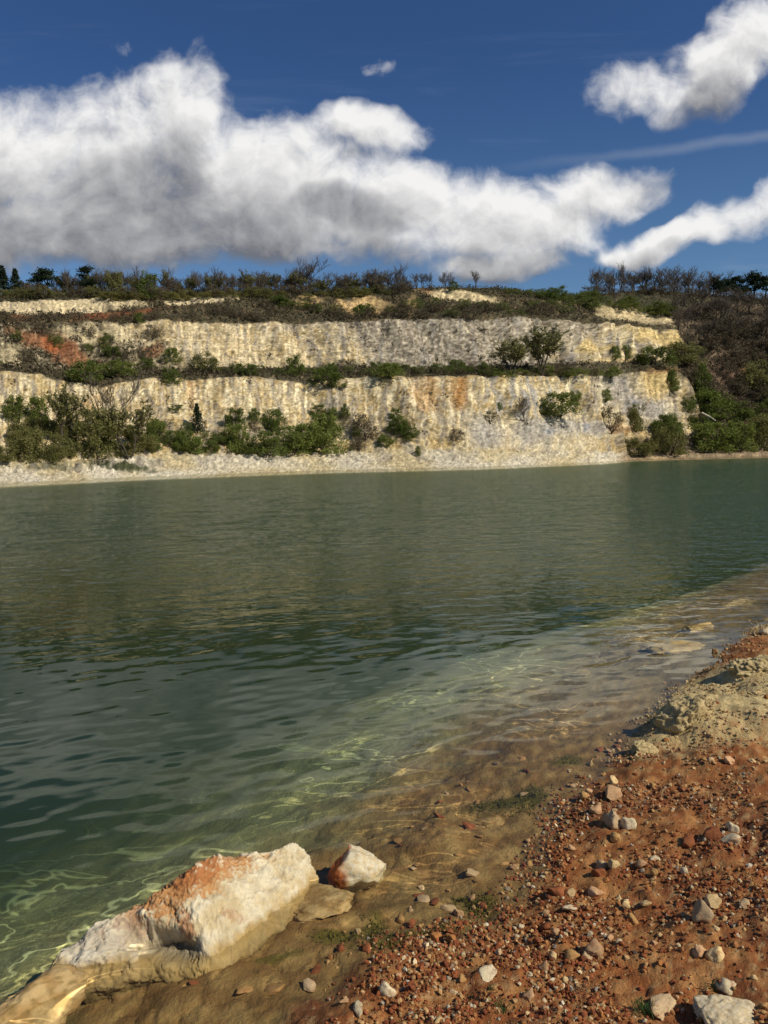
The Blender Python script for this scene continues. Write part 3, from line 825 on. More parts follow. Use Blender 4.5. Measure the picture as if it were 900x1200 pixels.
# --- notable plants, each with its own label: kind, px, base py, width, height
NOTABLE = [
    ('dark', 21, 493, 28, 30, 'round dark green shrub high on the pale bank, left end of the lower cliff'),
    ('green', 48, 502, 27, 36, 'dark green shrub second from the left below the lower cliff'),
    ('feathery', 76, 522, 40, 54, 'slender olive tree with bare upright stems against the left lower cliff'),
    ('bare', 124, 515, 34, 66, 'dark leafless tree standing before the brown gap in the lower cliff'),
    ('olive', 40, 541, 46, 38, 'broad olive shrub low by the left beach'),
    ('olive', 112, 534, 48, 54, 'tall brownish olive shrub in the middle of the left thicket'),
    ('feathery', 150, 536, 50, 52, 'bushy olive tree at the right end of the left thicket'),
    ('green', 186, 516, 22, 26, 'small green shrub on pale scree just right of the left thicket'),
    ('conifer', 232, 506, 20, 32, 'narrow upright green tree on the scree under the orange streak'),
    ('green', 222, 531, 36, 28, 'yellowish green shrub at the foot of the narrow upright tree'),
    ('dark', 275, 500, 27, 24, 'dark shrub at the top of a green column on the scree'),
    ('green', 279, 531, 32, 36, 'green shrub at the bottom of the green column on the scree'),
    ('dark', 297, 494, 17, 17, 'small dark shrub against the cliff beside the green column'),
    ('dark', 206, 480, 20, 7, 'low dark mat of shrub on a lip of the lower cliff'),
    ('dark', 321, 503, 30, 26, 'dark green shrub above the wide green thicket by the beach'),
    ('green', 382, 531, 52, 48, 'largest leafy green shrub, at the right end of the wide green thicket'),
    ('green', 345, 531, 46, 36, 'leafy green shrub in the middle of the wide green thicket'),
    ('dark', 311, 532, 44, 30, 'dark green shrub at the left end of the wide green thicket'),
    ('dark', 374, 488, 20, 16, 'dark shrub on the cliff foot above the largest green shrub'),
    ('green', 392, 489, 14, 15, 'little green shrub on the cliff foot right of the dark one'),
    ('brown', 428, 513, 36, 30, 'dark brown leafless thicket on the scree in the middle of the shore'),
    ('brown', 419, 527, 28, 18, 'low brown shrub at the beach edge below the brown thicket'),
    ('dark', 403, 489, 13, 18, 'small dark shrub in a notch of the lower cliff'),
    ('dark', 461, 492, 16, 16, 'dark shrub at the top of the curved green strip on the scree'),
    ('green', 470, 510, 14, 26, 'tall narrow green shrub in the curved green strip on the scree'),
    ('green', 451, 522, 22, 15, 'green shrub low on the scree left of the curved green strip'),
    ('dark', 489, 532, 9, 12, 'tiny round dark shrub alone on the pale beach'),
    ('dark', 588, 479, 9, 9, 'tiny dark shrub clinging to the grey streaked cliff'),
    ('brown', 575, 494, 28, 14, 'brown shrub on the ledge above the pale talus cone'),
    ('bare', 612, 492, 24, 24, 'brown leafless shrub on the ledge of the grey streaked cliff'),
    ('brown', 534, 515, 22, 14, 'dark brown shrub on the scree under the orange stained cliff'),
    ('dark', 650, 486, 54, 27, 'wide dark shrub spread across the lower cliff above the talus cones'),
    ('green', 677, 474, 18, 17, 'green shrub at the right end of the wide dark shrub'),
    ('green', 711, 469, 15, 13, 'small round green shrub on the grey rock buttress'),
    ('olive', 742, 504, 24, 32, 'olive shrub standing before the grey rock buttress'),
    ('brown', 714, 504, 30, 28, 'brown leafless thicket left of the olive shrub on the buttress'),
    ('dark', 789, 458, 20, 24, 'dark green shrub at the right corner of the yellow rock shoulder'),
    ('dark', 824, 468, 22, 40, 'tall dark shrub on the scrubby slope right of the yellow rock shoulder'),
    ('green', 829, 490, 48, 30, 'broad green shrub above the white log on the dark slope'),
    ('olive', 783, 532, 38, 34, 'olive green shrub on the shore right of the white cliff end'),
    ('olive', 746, 535, 46, 22, 'low olive shrub where the white cliff meets the dark shore'),
    ('green', 832, 530, 54, 34, 'broad green shrub on the shore below the white log'),
    ('green', 862, 529, 42, 34, 'green shrub second from the right edge along the dark shore'),
    ('olive', 893, 528, 42, 38, 'olive shrub at the right edge along the dark shore'),
    ('olive', 884, 462, 38, 38, 'yellowish olive shrub halfway up the dark slope at the right edge'),
    ('dark', 101, 449, 42, 27, 'dark shrub on the ledge over the brown gap in the lower cliff'),
    ('green', 136, 440, 48, 17, 'wide low green shrub on the ledge at the left'),
    ('dark', 200, 449, 24, 18, 'dark shrub hanging over the lip of the lower cliff'),
    ('green', 203, 424, 22, 17, 'green shrub on red soil above the left ledge'),
    ('olive', 241, 436, 34, 24, 'brownish olive shrub on the ledge left of the upper cliff'),
    ('dark', 164, 378, 13, 13, 'small dark green shrub at the rim above the left slope'),
    ('dark', 381, 452, 42, 24, 'large dark green shrub spilling over the ledge in a notch of the lower cliff'),
    ('green', 346, 437, 22, 22, 'green shrub on the ledge just left of the large spilling one'),
    ('green', 452, 441, 40, 17, 'wide low green shrub on the ledge in the middle'),
    ('dark', 536, 437, 24, 17, 'dark shrub against the foot of the grey upper cliff'),
    ('feathery', 596, 440, 44, 38, 'feathery olive tree on the ledge, left of a larger twin'),
    ('feathery', 636, 440, 48, 46, 'largest feathery olive tree on the ledge before the upper cliff'),
    ('brown', 662, 438, 28, 18, 'brown shrub on the ledge right of the feathery trees'),
    ('green', 718, 419, 13, 14, 'little green shrub on the upper cliff face'),
    ('dark', 735, 420, 16, 16, 'little dark shrub on the upper cliff face beside the green one'),
    ('dark', 766, 430, 44, 24, 'dark shrub below the yellow end of the upper cliff'),
    ('olive', 802, 428, 46, 26, 'grey olive shrub where the upper cliff runs into the dark slope'),
    ('conifer', 4, 346, 24, 29, 'dark conifer on the skyline at the left edge'),
    ('conifer', 19, 347, 22, 27, 'dark pointed conifer second from the left edge of the skyline'),
    ('pine', 44, 347, 22, 24, 'dark spreading conifer on the skyline, left of a close pair'),
    ('pine', 56, 347, 26, 27, 'tall dark spreading conifer on the skyline, right of a close pair'),
    ('pine', 105, 347, 24, 29, 'tall dark pine with a knobbly top on the left skyline'),
    ('olive', 134, 348, 22, 28, 'rounded green tree on the skyline right of the knobbly pine'),
    ('dark', 174, 350, 24, 29, 'dark rounded tree among the bare trees of the left skyline'),
    ('bare', 356, 343, 30, 33, 'tallest bare tree of the skyline, near the middle'),
    ('bare', 558, 339, 13, 20, 'lone bare sapling on the open skyline above the cream scar'),
    ('dark', 531, 340, 15, 11, 'round dark bush alone on the skyline left of the lone sapling'),
    ('pine', 862, 351, 22, 22, 'dark umbrella shaped pine at the right end of the skyline'),
    ('pine', 884, 352, 26, 27, 'dark pine in the clump at the right edge of the skyline, taller one'),
    ('pine', 899, 353, 22, 24, 'dark pine cut off by the right edge of the skyline'),
]
for k, (kind, x, y, w, h, lab) in enumerate(NOTABLE):
    plant(kind, x, y, w, h, lab, i=k)


def row(kind, xs, ybase, w, h, label, group, jy=1.5):
    for x in xs:
        plant(kind, x + random.uniform(-5, 5), ybase(x) + random.uniform(-jy, jy), random.uniform(*w), random.uniform(*h), label, group)


gy = lambda x: float(np.interp(x, CPX, p_sky)) + 1.5
row('bare', np.arange(66, 480, 5.0), gy, (11, 23), (14, 25), 'slim bare grey tree in the row of bare trees along the left skyline', 'bare trees along the left skyline')
row('olive', np.arange(2, 470, 13), lambda x: gy(x) + 4, (18, 30), (6, 12), 'low olive shrub at the feet of the trees on the left skyline', 'shrubs under the left skyline trees', 2.5)
row('feathery', np.arange(70, 470, 31), lambda x: gy(x) + 1, (15, 22), (15, 22), 'thinly leaved greenish tree among the bare trees of the left skyline', 'thinly leaved trees of the left skyline')
row('brown', np.arange(20, 490, 6.5), lambda x: gy(x) + 2, (14, 26), (9, 16), 'dense brown thicket bush between the trunks of the left skyline trees', 'thicket of the left skyline')
row('brown', np.arange(690, 905, 8), lambda x: gy(x) + 2, (14, 24), (7, 13), 'dense brown thicket bush between the trunks of the right skyline trees', 'thicket of the right skyline')
row('bare', np.arange(692, 842, 5.2), gy, (12, 24), (11, 26), 'bare grey tree in the row on the right skyline', 'bare trees along the right skyline')
row('bare', np.arange(484, 530, 11), gy, (12, 17), (12, 22), 'wispy bare sapling on the middle skyline left of the cream scar', 'wispy saplings on the middle skyline')
row('dark', np.arange(590, 700, 12), lambda x: gy(x) + 3, (14, 24), (6, 10), 'low dark bush on the open crest right of the cream scar', 'low bushes on the open crest', 2)
row('pine', (834, 845, 853, 872, 908, 920), lambda x: gy(x) + 1, (15, 20), (14, 20), 'small dark pine in the clump at the right end of the skyline', 'small pines of the right skyline')
row('brown', np.arange(8, 330, 15), lambda x: 378 - .02 * x, (15, 26), (8, 14), 'dry brown bush on the brown slope above the upper cliff', 'dry bushes above the upper cliff', 5)
row('brown', np.arange(300, 660, 13), lambda x: 369, (16, 28), (8, 15), 'dry brown bush on the brow between upper cliff and skyline', 'dry bushes on the brow', 6)
row('dark', np.arange(320, 700, 19), lambda x: 364, (14, 26), (8, 14), 'dark green bush on the brow between upper cliff and skyline', 'green bushes on the brow', 7)
row('dark', np.arange(640, 790, 14), lambda x: 352 + (x - 640) * .12, (16, 30), (9, 15), 'dark bush on the slope above the right end of the upper cliff', 'dark bushes above the right cliff end', 5)
row('dark', np.arange(255, 580, 17), lambda x: 438, (14, 26), (8, 15), 'low dark green bush in the row along the ledge between the cliffs', 'bushes along the ledge')
row('brown', np.arange(218, 720, 16), lambda x: 439, (14, 26), (6, 11), 'low brown bush in the row along the ledge between the cliffs', 'brown bushes along the ledge')
row('green', np.arange(578, 720, 17), lambda x: 440, (16, 26), (8, 13), 'low green bush under the feathery trees on the right of the ledge', 'green bushes under the feathery trees')
for (n, x0, x1, y0, y1, kind, ww, hh_, lab, grp_) in [
    (9, 0, 190, 388, 436, 'brown', (14, 28), (9, 18), 'dry grey brown bush on the rubbly left slope above the ledge', 'dry bushes on the left slope'),
    (12, 0, 190, 392, 434, 'dark', (10, 20), (8, 14), 'dark green bush on the rubbly left slope above the ledge', 'green bushes on the left slope'),
    (20, 0, 170, 508, 541, 'olive', (20, 34), (16, 28), 'olive bush in the left thicket at the back of the beach', 'bushes of the left thicket'),
    (38, 170, 480, 505, 531, 'dark', (12, 26), (9, 20), 'small dark bush on the scree below the lower cliff', 'small bushes on the scree'),
    (26, 180, 480, 496, 530, 'brown', (12, 24), (8, 15), 'small brown bush on the scree below the lower cliff', 'small brown bushes on the scree'),
    (46, 808, 905, 385, 500, 'brown', (18, 34), (12, 24), 'leafless brown bush on the dark slope at the right', 'leafless bushes on the dark right slope'),
    (26, 790, 905, 358, 400, 'bare', (18, 28), (14, 24), 'bare brown tree on the upper part of the dark right slope', 'bare trees on the dark right slope'),
    (18, 770, 905, 470, 528, 'dark', (20, 36), (14, 26), 'dark green bush on the lower part of the dark right slope', 'green bushes low on the dark right slope'),
]:
    for k in range(n):
        plant(kind, random.uniform(x0, x1), random.uniform(y0, y1), random.uniform(*ww), random.uniform(*hh_), lab, grp_)

# the shrubs that show largest are things of their own, the many small ones beyond them one mass
QUEUE.sort(key=lambda q: -q[0])
for _, a in QUEUE[:232]: plant(*a, now=True)
mV, mF, mM, off = [], [], [], 0
KM = ['green', 'dark', 'olive', 'brown']
for _, (kind, px_, py_, w, h, lab, grp_) in QUEUE[232:]:
    p = hill_at(px_, py_); m = (p - CAM).length / F_PX; me_ = random.choice(PROTO[kind])[1][1]
    v = np.empty(len(me_.vertices) * 3, np.float32); me_.vertices.foreach_get('co', v); v = v.reshape(-1, 3)
    keep_ = np.repeat(rng.random(len(v) // 4) < .5, 4); v = v[keep_]
    a = random.uniform(0, 6.28); v = v @ np.array(((math.cos(a), math.sin(a), 0), (-math.sin(a), math.cos(a), 0), (0, 0, 1)))
    mV.append(v * np.array((w * m / .92, w * m / .92, h * m)) + np.array(p)); n_ = len(v) // 4
    mF.append(np.arange(4 * n_).reshape(n_, 4) + off); off += 4 * n_; mM += [KM.index(kind)] * n_
me_ = mesh_np('shrubbery', np.concatenate(mV), np.concatenate(mF), m_green, False)
for q in (m_dark, m_olive, m_brown): me_.materials.append(q)
me_.polygons.foreach_set('material_index', np.array(mM, np.int32))
tag(link('shrubbery', me_), kind='stuff', label='mass of small dry and green bushes along the brows and ledges of the quarry')

# uncountable low scrub over the brown benches
pts_ = []
r = np.random.default_rng(77)
smask = (C.sum(-1) < .34) & (C[..., 0] < C[..., 1] * 1.9) & (SEG > 2.0) & (SEG < 8.95) & (PXg > -250) & (PXg < 1150)
idx = np.argwhere(smask)
idx = idx[r.choice(len(idx), 15000, replace=False)]
for (a, b) in idx[:]:
    pts_.append(HV[a, b])
pts_ = np.array(pts_); base = np.repeat(pts_, 6, 0) + r.normal(size=(len(pts_) * 6, 3)) * np.array((.35, .35, .22)) + np.array((0, 0, .25))
V, Fq = leaves(base, .20, 3, .6, 1.2)
m_scrub = leafy('dry_scrub', (.050, .042, .024), (.105, .082, .045), .1)
nt = NT(m_scrub.node_tree)
tag(link('scrub', mesh_np('scrub', V, Fq, m_scrub, False)), kind='stuff', label='low dry brown scrub covering the benches and slopes of the quarry')

# pale log on the slope
V, Fq = tubes([((0, 0, 0), (1.6, 0, .1), .20, .22), ((1.6, 0, .1), (3.3, 0, .05), .22, .13)], 9)
lg = link('log', mesh_np('log', V, Fq, rocky('pale_wood', (.55, .48, .36), .3, (2, 9), bump=((5, .05),))))
lp = hill_at(815, 488); lg.location = lp + Vector((0, -1.6, .9)); lg.rotation_euler = (0, R(34), R(-20))
tag(lg, 'short pale bleached log lying among green shrubs on the dark slope', 'log')

# ------------------------------------------------------------------ rocks
def ico(sub):
    bm = bmesh.new(); bmesh.ops.create_icosphere(bm, subdivisions=sub, radius=1.0)
    V = np.array([v.co for v in bm.verts]); Fc = np.array([[v.index for v in f.verts] for f in bm.faces]); bm.free()
    return V, Fc


ICO = {s: ico(s) for s in (2, 3, 5, 6)}


def rock_shape(seed, sub, cuts=9, depth=(.55, .9), n1=.10, n2=.03, dims=(1, 1, 1)):
    r = np.random.default_rng(seed)
    V, Fc = ICO[sub]; V = V.copy()
    for k in range(cuts):
        n = r.normal(size=3); n /= np.linalg.norm(n); h = r.uniform(*depth)
        e = np.maximum(V @ n - h, 0); V -= e[:, None] * n * .92
    o = r.uniform(0, 50, 3)
    N = V / np.linalg.norm(V, axis=1)[:, None]
    d = n1 * fbm(V[:, 0] * 1.6 + o[0], V[:, 1] * 1.6 + o[1], V[:, 2] * 1.6 + o[2], 3) + n2 * fbm(V[:, 0] * 7 + o[1], V[:, 1] * 7 + o[2], V[:, 2] * 7, 4)
    V = (V + N * d[:, None]) * np.array(dims)
    return V, Fc


ROCKC = {
    'cream': ((.58, .41, .19), 'pale cream'), 'white': ((.66, .54, .33), 'whitish'), 'ochre': ((.42, .24, .085), 'ochre'),
    'orange': ((.40, .17, .05), 'orange'), 'rust': ((.24, .078, .028), 'rust red'), 'grey': ((.44, .31, .17), 'greyish tan'), 'peach': ((.50, .30, .15), 'peach coloured'),
}
rock_mats = {k: rocky(k + '_stone', c, .55, (2.2, 9), bump=((5, .0022), (16, .0010)), obj_rand=.25, spots=[(2.0, .50, .68, (.27, .10, .04), .6)]) for k, (c, _) in ROCKC.items()}
SHAPES = [rock_shape(900 + s, 3, 15, (.42, .80), .14, .09, (1, rng.uniform(.65, .95), rng.uniform(.5, .8))) for s in range(7)]
STONE = {}
for k in ROCKC:
    STONE[k] = [mesh_np(k + '_stone', V, Fc, rock_mats[k], True) for V, Fc in SHAPES]


def ground_at(px_, py_):
    z = .08
    for _ in range(5):
        p = at_z(px_, py_, z); z = float(terrain(p[0], p[1]))
    return Vector(p)


def stone(kind, p, size, label, group=None, dims=(1, 1, 1), name='stone', sink=.22, i=None, cat='stone'):
    v = STONE[kind]
    o = link(name, v[random.randrange(len(v)) if i is None else i])
    s = size / 2
    o.scale = (s * dims[0], s * dims[1], s * dims[2])
    o.rotation_euler = (random.uniform(-.35, .35), random.uniform(-.35, .35), random.uniform(0, 6.28))
    o.location = (p[0], p[1], p[2] + s * dims[2] * (.62 - sink * 1.6))
    tag(o, label, cat, group)
    return o


HERO = [
    (700, 1112, 24, 'peach', 'rounded peach stone, the largest in the small cluster on the red soil'),
    (671, 1118, 20, 'ochre', 'round ochre stone touching the peach stone from the left'),
    (688, 1121, 12, 'grey', 'small tan stone wedged under the peach stone'),
    (510, 1096, 17, 'orange', 'bright orange stone standing at the water edge by the algae'),
    (529, 1099, 14, 'orange', 'smaller bright orange stone right of the orange one by the algae'),
    (650, 1043, 20, 'rust', 'round rust red stone at the water edge'),
    (668, 1046, 13, 'cream', 'yellowish cream stone just right of the round rust red stone'),
    (667, 1060, 17, 'white', 'flat whitish stone below the round rust red stone'),
    (682, 1060, 14, 'ochre', 'ochre stone right of the flat whitish stone'),
    (698, 1046, 17, 'peach', 'peach stone among yellow grit at the water edge'),
    (716, 956, 30, 'grey', 'big tan stone with a deep shadow, on the crumbling edge of the bank'),
    (737, 966, 19, 'white', 'angular whitish stone beside the big tan stone'),
    (718, 929, 21, 'peach', 'orange stone with a white top above the big tan stone'),
    (718, 915, 15, 'cream', 'smooth yellowish cream stone, uppermost of the edge stones'),
    (699, 949, 17, 'peach', 'peach stone left of the big tan stone'),
    (685, 931, 15, 'ochre', 'ochre stone lying in the shallow water beside the bank'),
    (722, 980, 14, 'ochre', 'ochre stone below the big tan stone'),
    (833, 975, 24, 'rust', 'red brown clod left of two whitish stones on the open soil'),
    (859, 971, 15, 'white', 'upper of two whitish stones on the open red soil'),
    (856, 983, 20, 'white', 'lower and larger of two whitish stones on the open red soil'),
    (806, 986, 18, 'rust', 'rust red clod with a shadow left of the two whitish stones'),
    (767, 1005, 14, 'white', 'clean whitish stone right in the line of stones above the yellow grit'),
    (753, 1011, 16, 'peach', 'peach stone left of the clean whitish stone'),
    (720, 1012, 15, 'cream', 'cream stone in the line of stones at the water edge'),
    (706, 1012, 16, 'grey', 'grey tan stone next to the cream one in the line of stones'),
    (702, 1022, 15, 'rust', 'rust red stone below the grey tan one in the line of stones'),
    (571, 1138, 22, 'white', 'flat whitish stone with a dark shadow on orange soil'),
    (455, 1161, 22, 'white', 'jagged whitish lump of chalk at the muddy edge'),
    (418, 1176, 28, 'white', 'long whitish shard leaning on the muddy edge'),
    (404, 1171, 13, 'peach', 'peach stone left of the long whitish shard'),
    (838, 1117, 18, 'cream', 'square cream stone in the middle of the red slope'),
    (819, 1113, 16, 'peach', 'peach stone left of the square cream stone'),
    (822, 1068, 24, 'grey', 'grey stone in the pale cluster on the right slope'),
    (836, 1056, 17, 'cream', 'cream stone on top of the pale cluster on the right slope'),
    (741, 1078, 16, 'ochre', 'ochre stone alone on dark red soil'),
    (756, 1055, 18, 'cream', 'flat cream stone half sunk in the soil'),
    (852, 1156, 22, 'white', 'whitish stone with a dark hollow above the large pale boulder'),
    (776, 1173, 32, 'grey', 'flat greyish slab half buried beside a green grass tuft'),
    (515, 1195, 16, 'cream', 'cream stone at the bottom edge of the photo'),
    (620, 1165, 14, 'peach', 'peach stone on the orange soil near the bottom'),
    (896, 739, 13, 'white', 'whitish stone on top of the far crumbly outcrop'),
    (872, 1060, 14, 'grey', 'grey stone by the right edge above the pale cluster'),
    (640, 1085, 15, 'rust', 'rust red clod below the round rust red stone'),
    (651, 1090, 12, 'peach', 'small peach stone in a hollow of the soil left of the cluster'),
]
HPOS = []
for k, (x, y, w, kd, lab) in enumerate(HERO):
    p = ground_at(x, y + w * .25); m = (p - CAM).length / F_PX
    dims = (1.15, .5, .55) if 'shard' in lab else (1.15, .9, .55) if 'flat' in lab else (1, 1, 1.05)
    stone(kd, p, w * m * 1.12, lab, dims=dims, i=k % 7)
    HPOS.append((p.x, p.y, w * m * .6))

# scattered stones: the 250 largest as individuals, the rest as gravel
ZONES = [
    ('edge', 'on the crumbling edge of the bank beside the water', 120),
    ('soil', 'scattered over the open red soil', 105),
    ('crest', 'on the pale ground around the outcrops', 30),
]
cnt = {}
def zone_of(x, y, d):
    if math.hypot(x - oc[0], (y - oc[1]) * .8) < .75 or y > 5.2: return 'crest'
    return 'edge' if d > -.34 else 'soil'
placed = {z: 0 for z, _, _ in ZONES}; quota = {z: q for z, _, q in ZONES}; text = {z: t for z, t, _ in ZONES}
kinds = ['cream', 'white', 'ochre', 'orange', 'rust', 'grey', 'peach']
wts = {'edge': [.16, .10, .16, .12, .20, .12, .14], 'soil': [.20, .12, .14, .06, .22, .12, .14], 'crest': [.4, .1, .2, .02, .05, .2, .03]}
tries = 0
while sum(placed.values()) < sum(quota.values()) and tries < 40000:
    tries += 1
    x, y = random.uniform(390, 899), random.uniform(735, 1199)
    q = at_z(x, y, .08); d = float(shore_dist(q[0], q[1]))
    if d > .10: continue
    z = zone_of(q[0], q[1], d)
    if placed[z] >= quota[z]: continue
    p = ground_at(x, y)
    sz = {'edge': .015 + .034 * random.random() ** 2.2, 'soil': .013 + .026 * random.random() ** 2.5, 'crest': .02 + .045 * random.random() ** 2}[z] * (1 + .10 * max(0, p.y - 2.2))
    if any((p.x - a) ** 2 + (p.y - b) ** 2 < (c + sz * .4) ** 2 for a, b, c in HPOS): continue
    kd = random.choices(kinds, wts[z])[0]
    stone(kd, p, sz, f'small {ROCKC[kd][1]} stone {text[z]}', f'{ROCKC[kd][1]} stones {text[z]}')
    HPOS.append((p.x, p.y, sz * .5)); placed[z] += 1

for k in range(46):
    for _ in range(200):
        x, y = random.uniform(150, 760), random.uniform(860, 1199)
        q = at_z(x, y, -.05); d = float(shore_dist(q[0], q[1]))
        if .06 < d < .75 and not (30 < x < 460 and 970 < y < 1150): break
    z = float(terrain(q[0], q[1]))
    stone(random.choice(['ochre', 'grey', 'ochre', 'rust']), (q[0], q[1], z), random.uniform(.03, .075), 'brown stone sunk in the mud under the clear shallow water', 'stones under the shallow water', dims=(1.2, .9, .5))

# gravel: uncountable grit and crumbs of soil
m_grit = rocky('gravel', attr=True, vary=.3, scales=(60, 200), bump=((200, .002),))
gr = np.random.default_rng(21)
n = 60000
gx = gr.uniform(380, 1010, n); gyv = gr.uniform(715, 1290, n) ; gyv = 1290 - (1290 - 715) * gr.uniform(0, 1, n) ** .8
gp = at_z(gx, gyv, .09); gd = shore_dist(gp[:, 0], gp[:, 1])
clump = fbm(gp[:, 0] * 3, gp[:, 1] * 3, 21.0, 3)
keep = (gd < .05 + .12 * gr.random(n)) & (clump * 1.3 + gr.normal(size=n) * .32 + .30 * ss(-.45, -.05, gd) > .06)
gp = gp[keep]; n = len(gp); gp[:, 2] = terrain(gp[:, 0], gp[:, 1])
Vb, Fb = [], []
small = [rock_shape(700 + s, 2, 7, (.5, .85), .12, .0, (1, .8, .7)) for s in range(8)]
small = [(v[:], f) for v, f in small]
ico1 = bmesh.new(); bmesh.ops.create_icosphere(ico1, subdivisions=1, radius=1.0)  # 12 corners
iV = np.array([v.co for v in ico1.verts]); iF = np.array([[v.index for v in f.verts] for f in ico1.faces]); ico1.free()
sz = (.0020 + .0092 * gr.random(n) ** (3.4 - 1.2 * ss(-.55, -.05, gd[keep]))) * (1 + .12 * np.clip(gp[:, 1] - 2, 0, 9))
def rot_rand(n):
    q = gr.normal(size=(n, 4)); q /= np.linalg.norm(q, axis=1)[:, None]; w, x, y, z = q.T
    return np.stack([np.stack([1 - 2 * (y * y + z * z), 2 * (x * y - z * w), 2 * (x * z + y * w)], -1), np.stack([2 * (x * y + z * w), 1 - 2 * (x * x + z * z), 2 * (y * z - x * w)], -1),
                     np.stack([2 * (x * z - y * w), 2 * (y * z + x * w), 1 - 2 * (x * x + y * y)], -1)], 1)
RR = rot_rand(n)
jit = iV[None] * gr.uniform(.65, 1.3, (n, len(iV), 1)) * np.array((1, .85, .7))
GV = np.einsum('nij,nkj->nki', RR, jit) * sz[:, None, None] + gp[:, None, :] + np.array((0, 0, .25)) * sz[:, None, None]
GF = iF[None] + (np.arange(n) * len(iV))[:, None, None]
pal = np.array([(.27, .085, .03), (.20, .06, .024), (.36, .16, .055), (.46, .28, .12), (.58, .46, .27), (.62, .54, .38), (.30, .25, .18)])
pi = gr.choice(7, n, p=[.30, .22, .23, .16, .05, .01, .03])
gpale = np.exp(-(((gp[:, 0] - oc[0]) / 1.0) ** 2 + ((gp[:, 1] - oc[1] - .25) / .9) ** 2)) + ss(5.2, 6.4, gp[:, 1] - .25 * gp[:, 0])
gc = mix(pal[pi], np.array((.48, .38, .19)), np.clip(gpale, 0, 1) * .8) * gr.uniform(.75, 1.2, n)[:, None]
tag(link('gravel', mesh_np('gravel', GV, GF.reshape(-1, 3), m_grit, False, np.repeat(gc[:, None], len(iV), 1))), kind='stuff', label='fine red and cream gravel and crumbs of soil covering the bank')

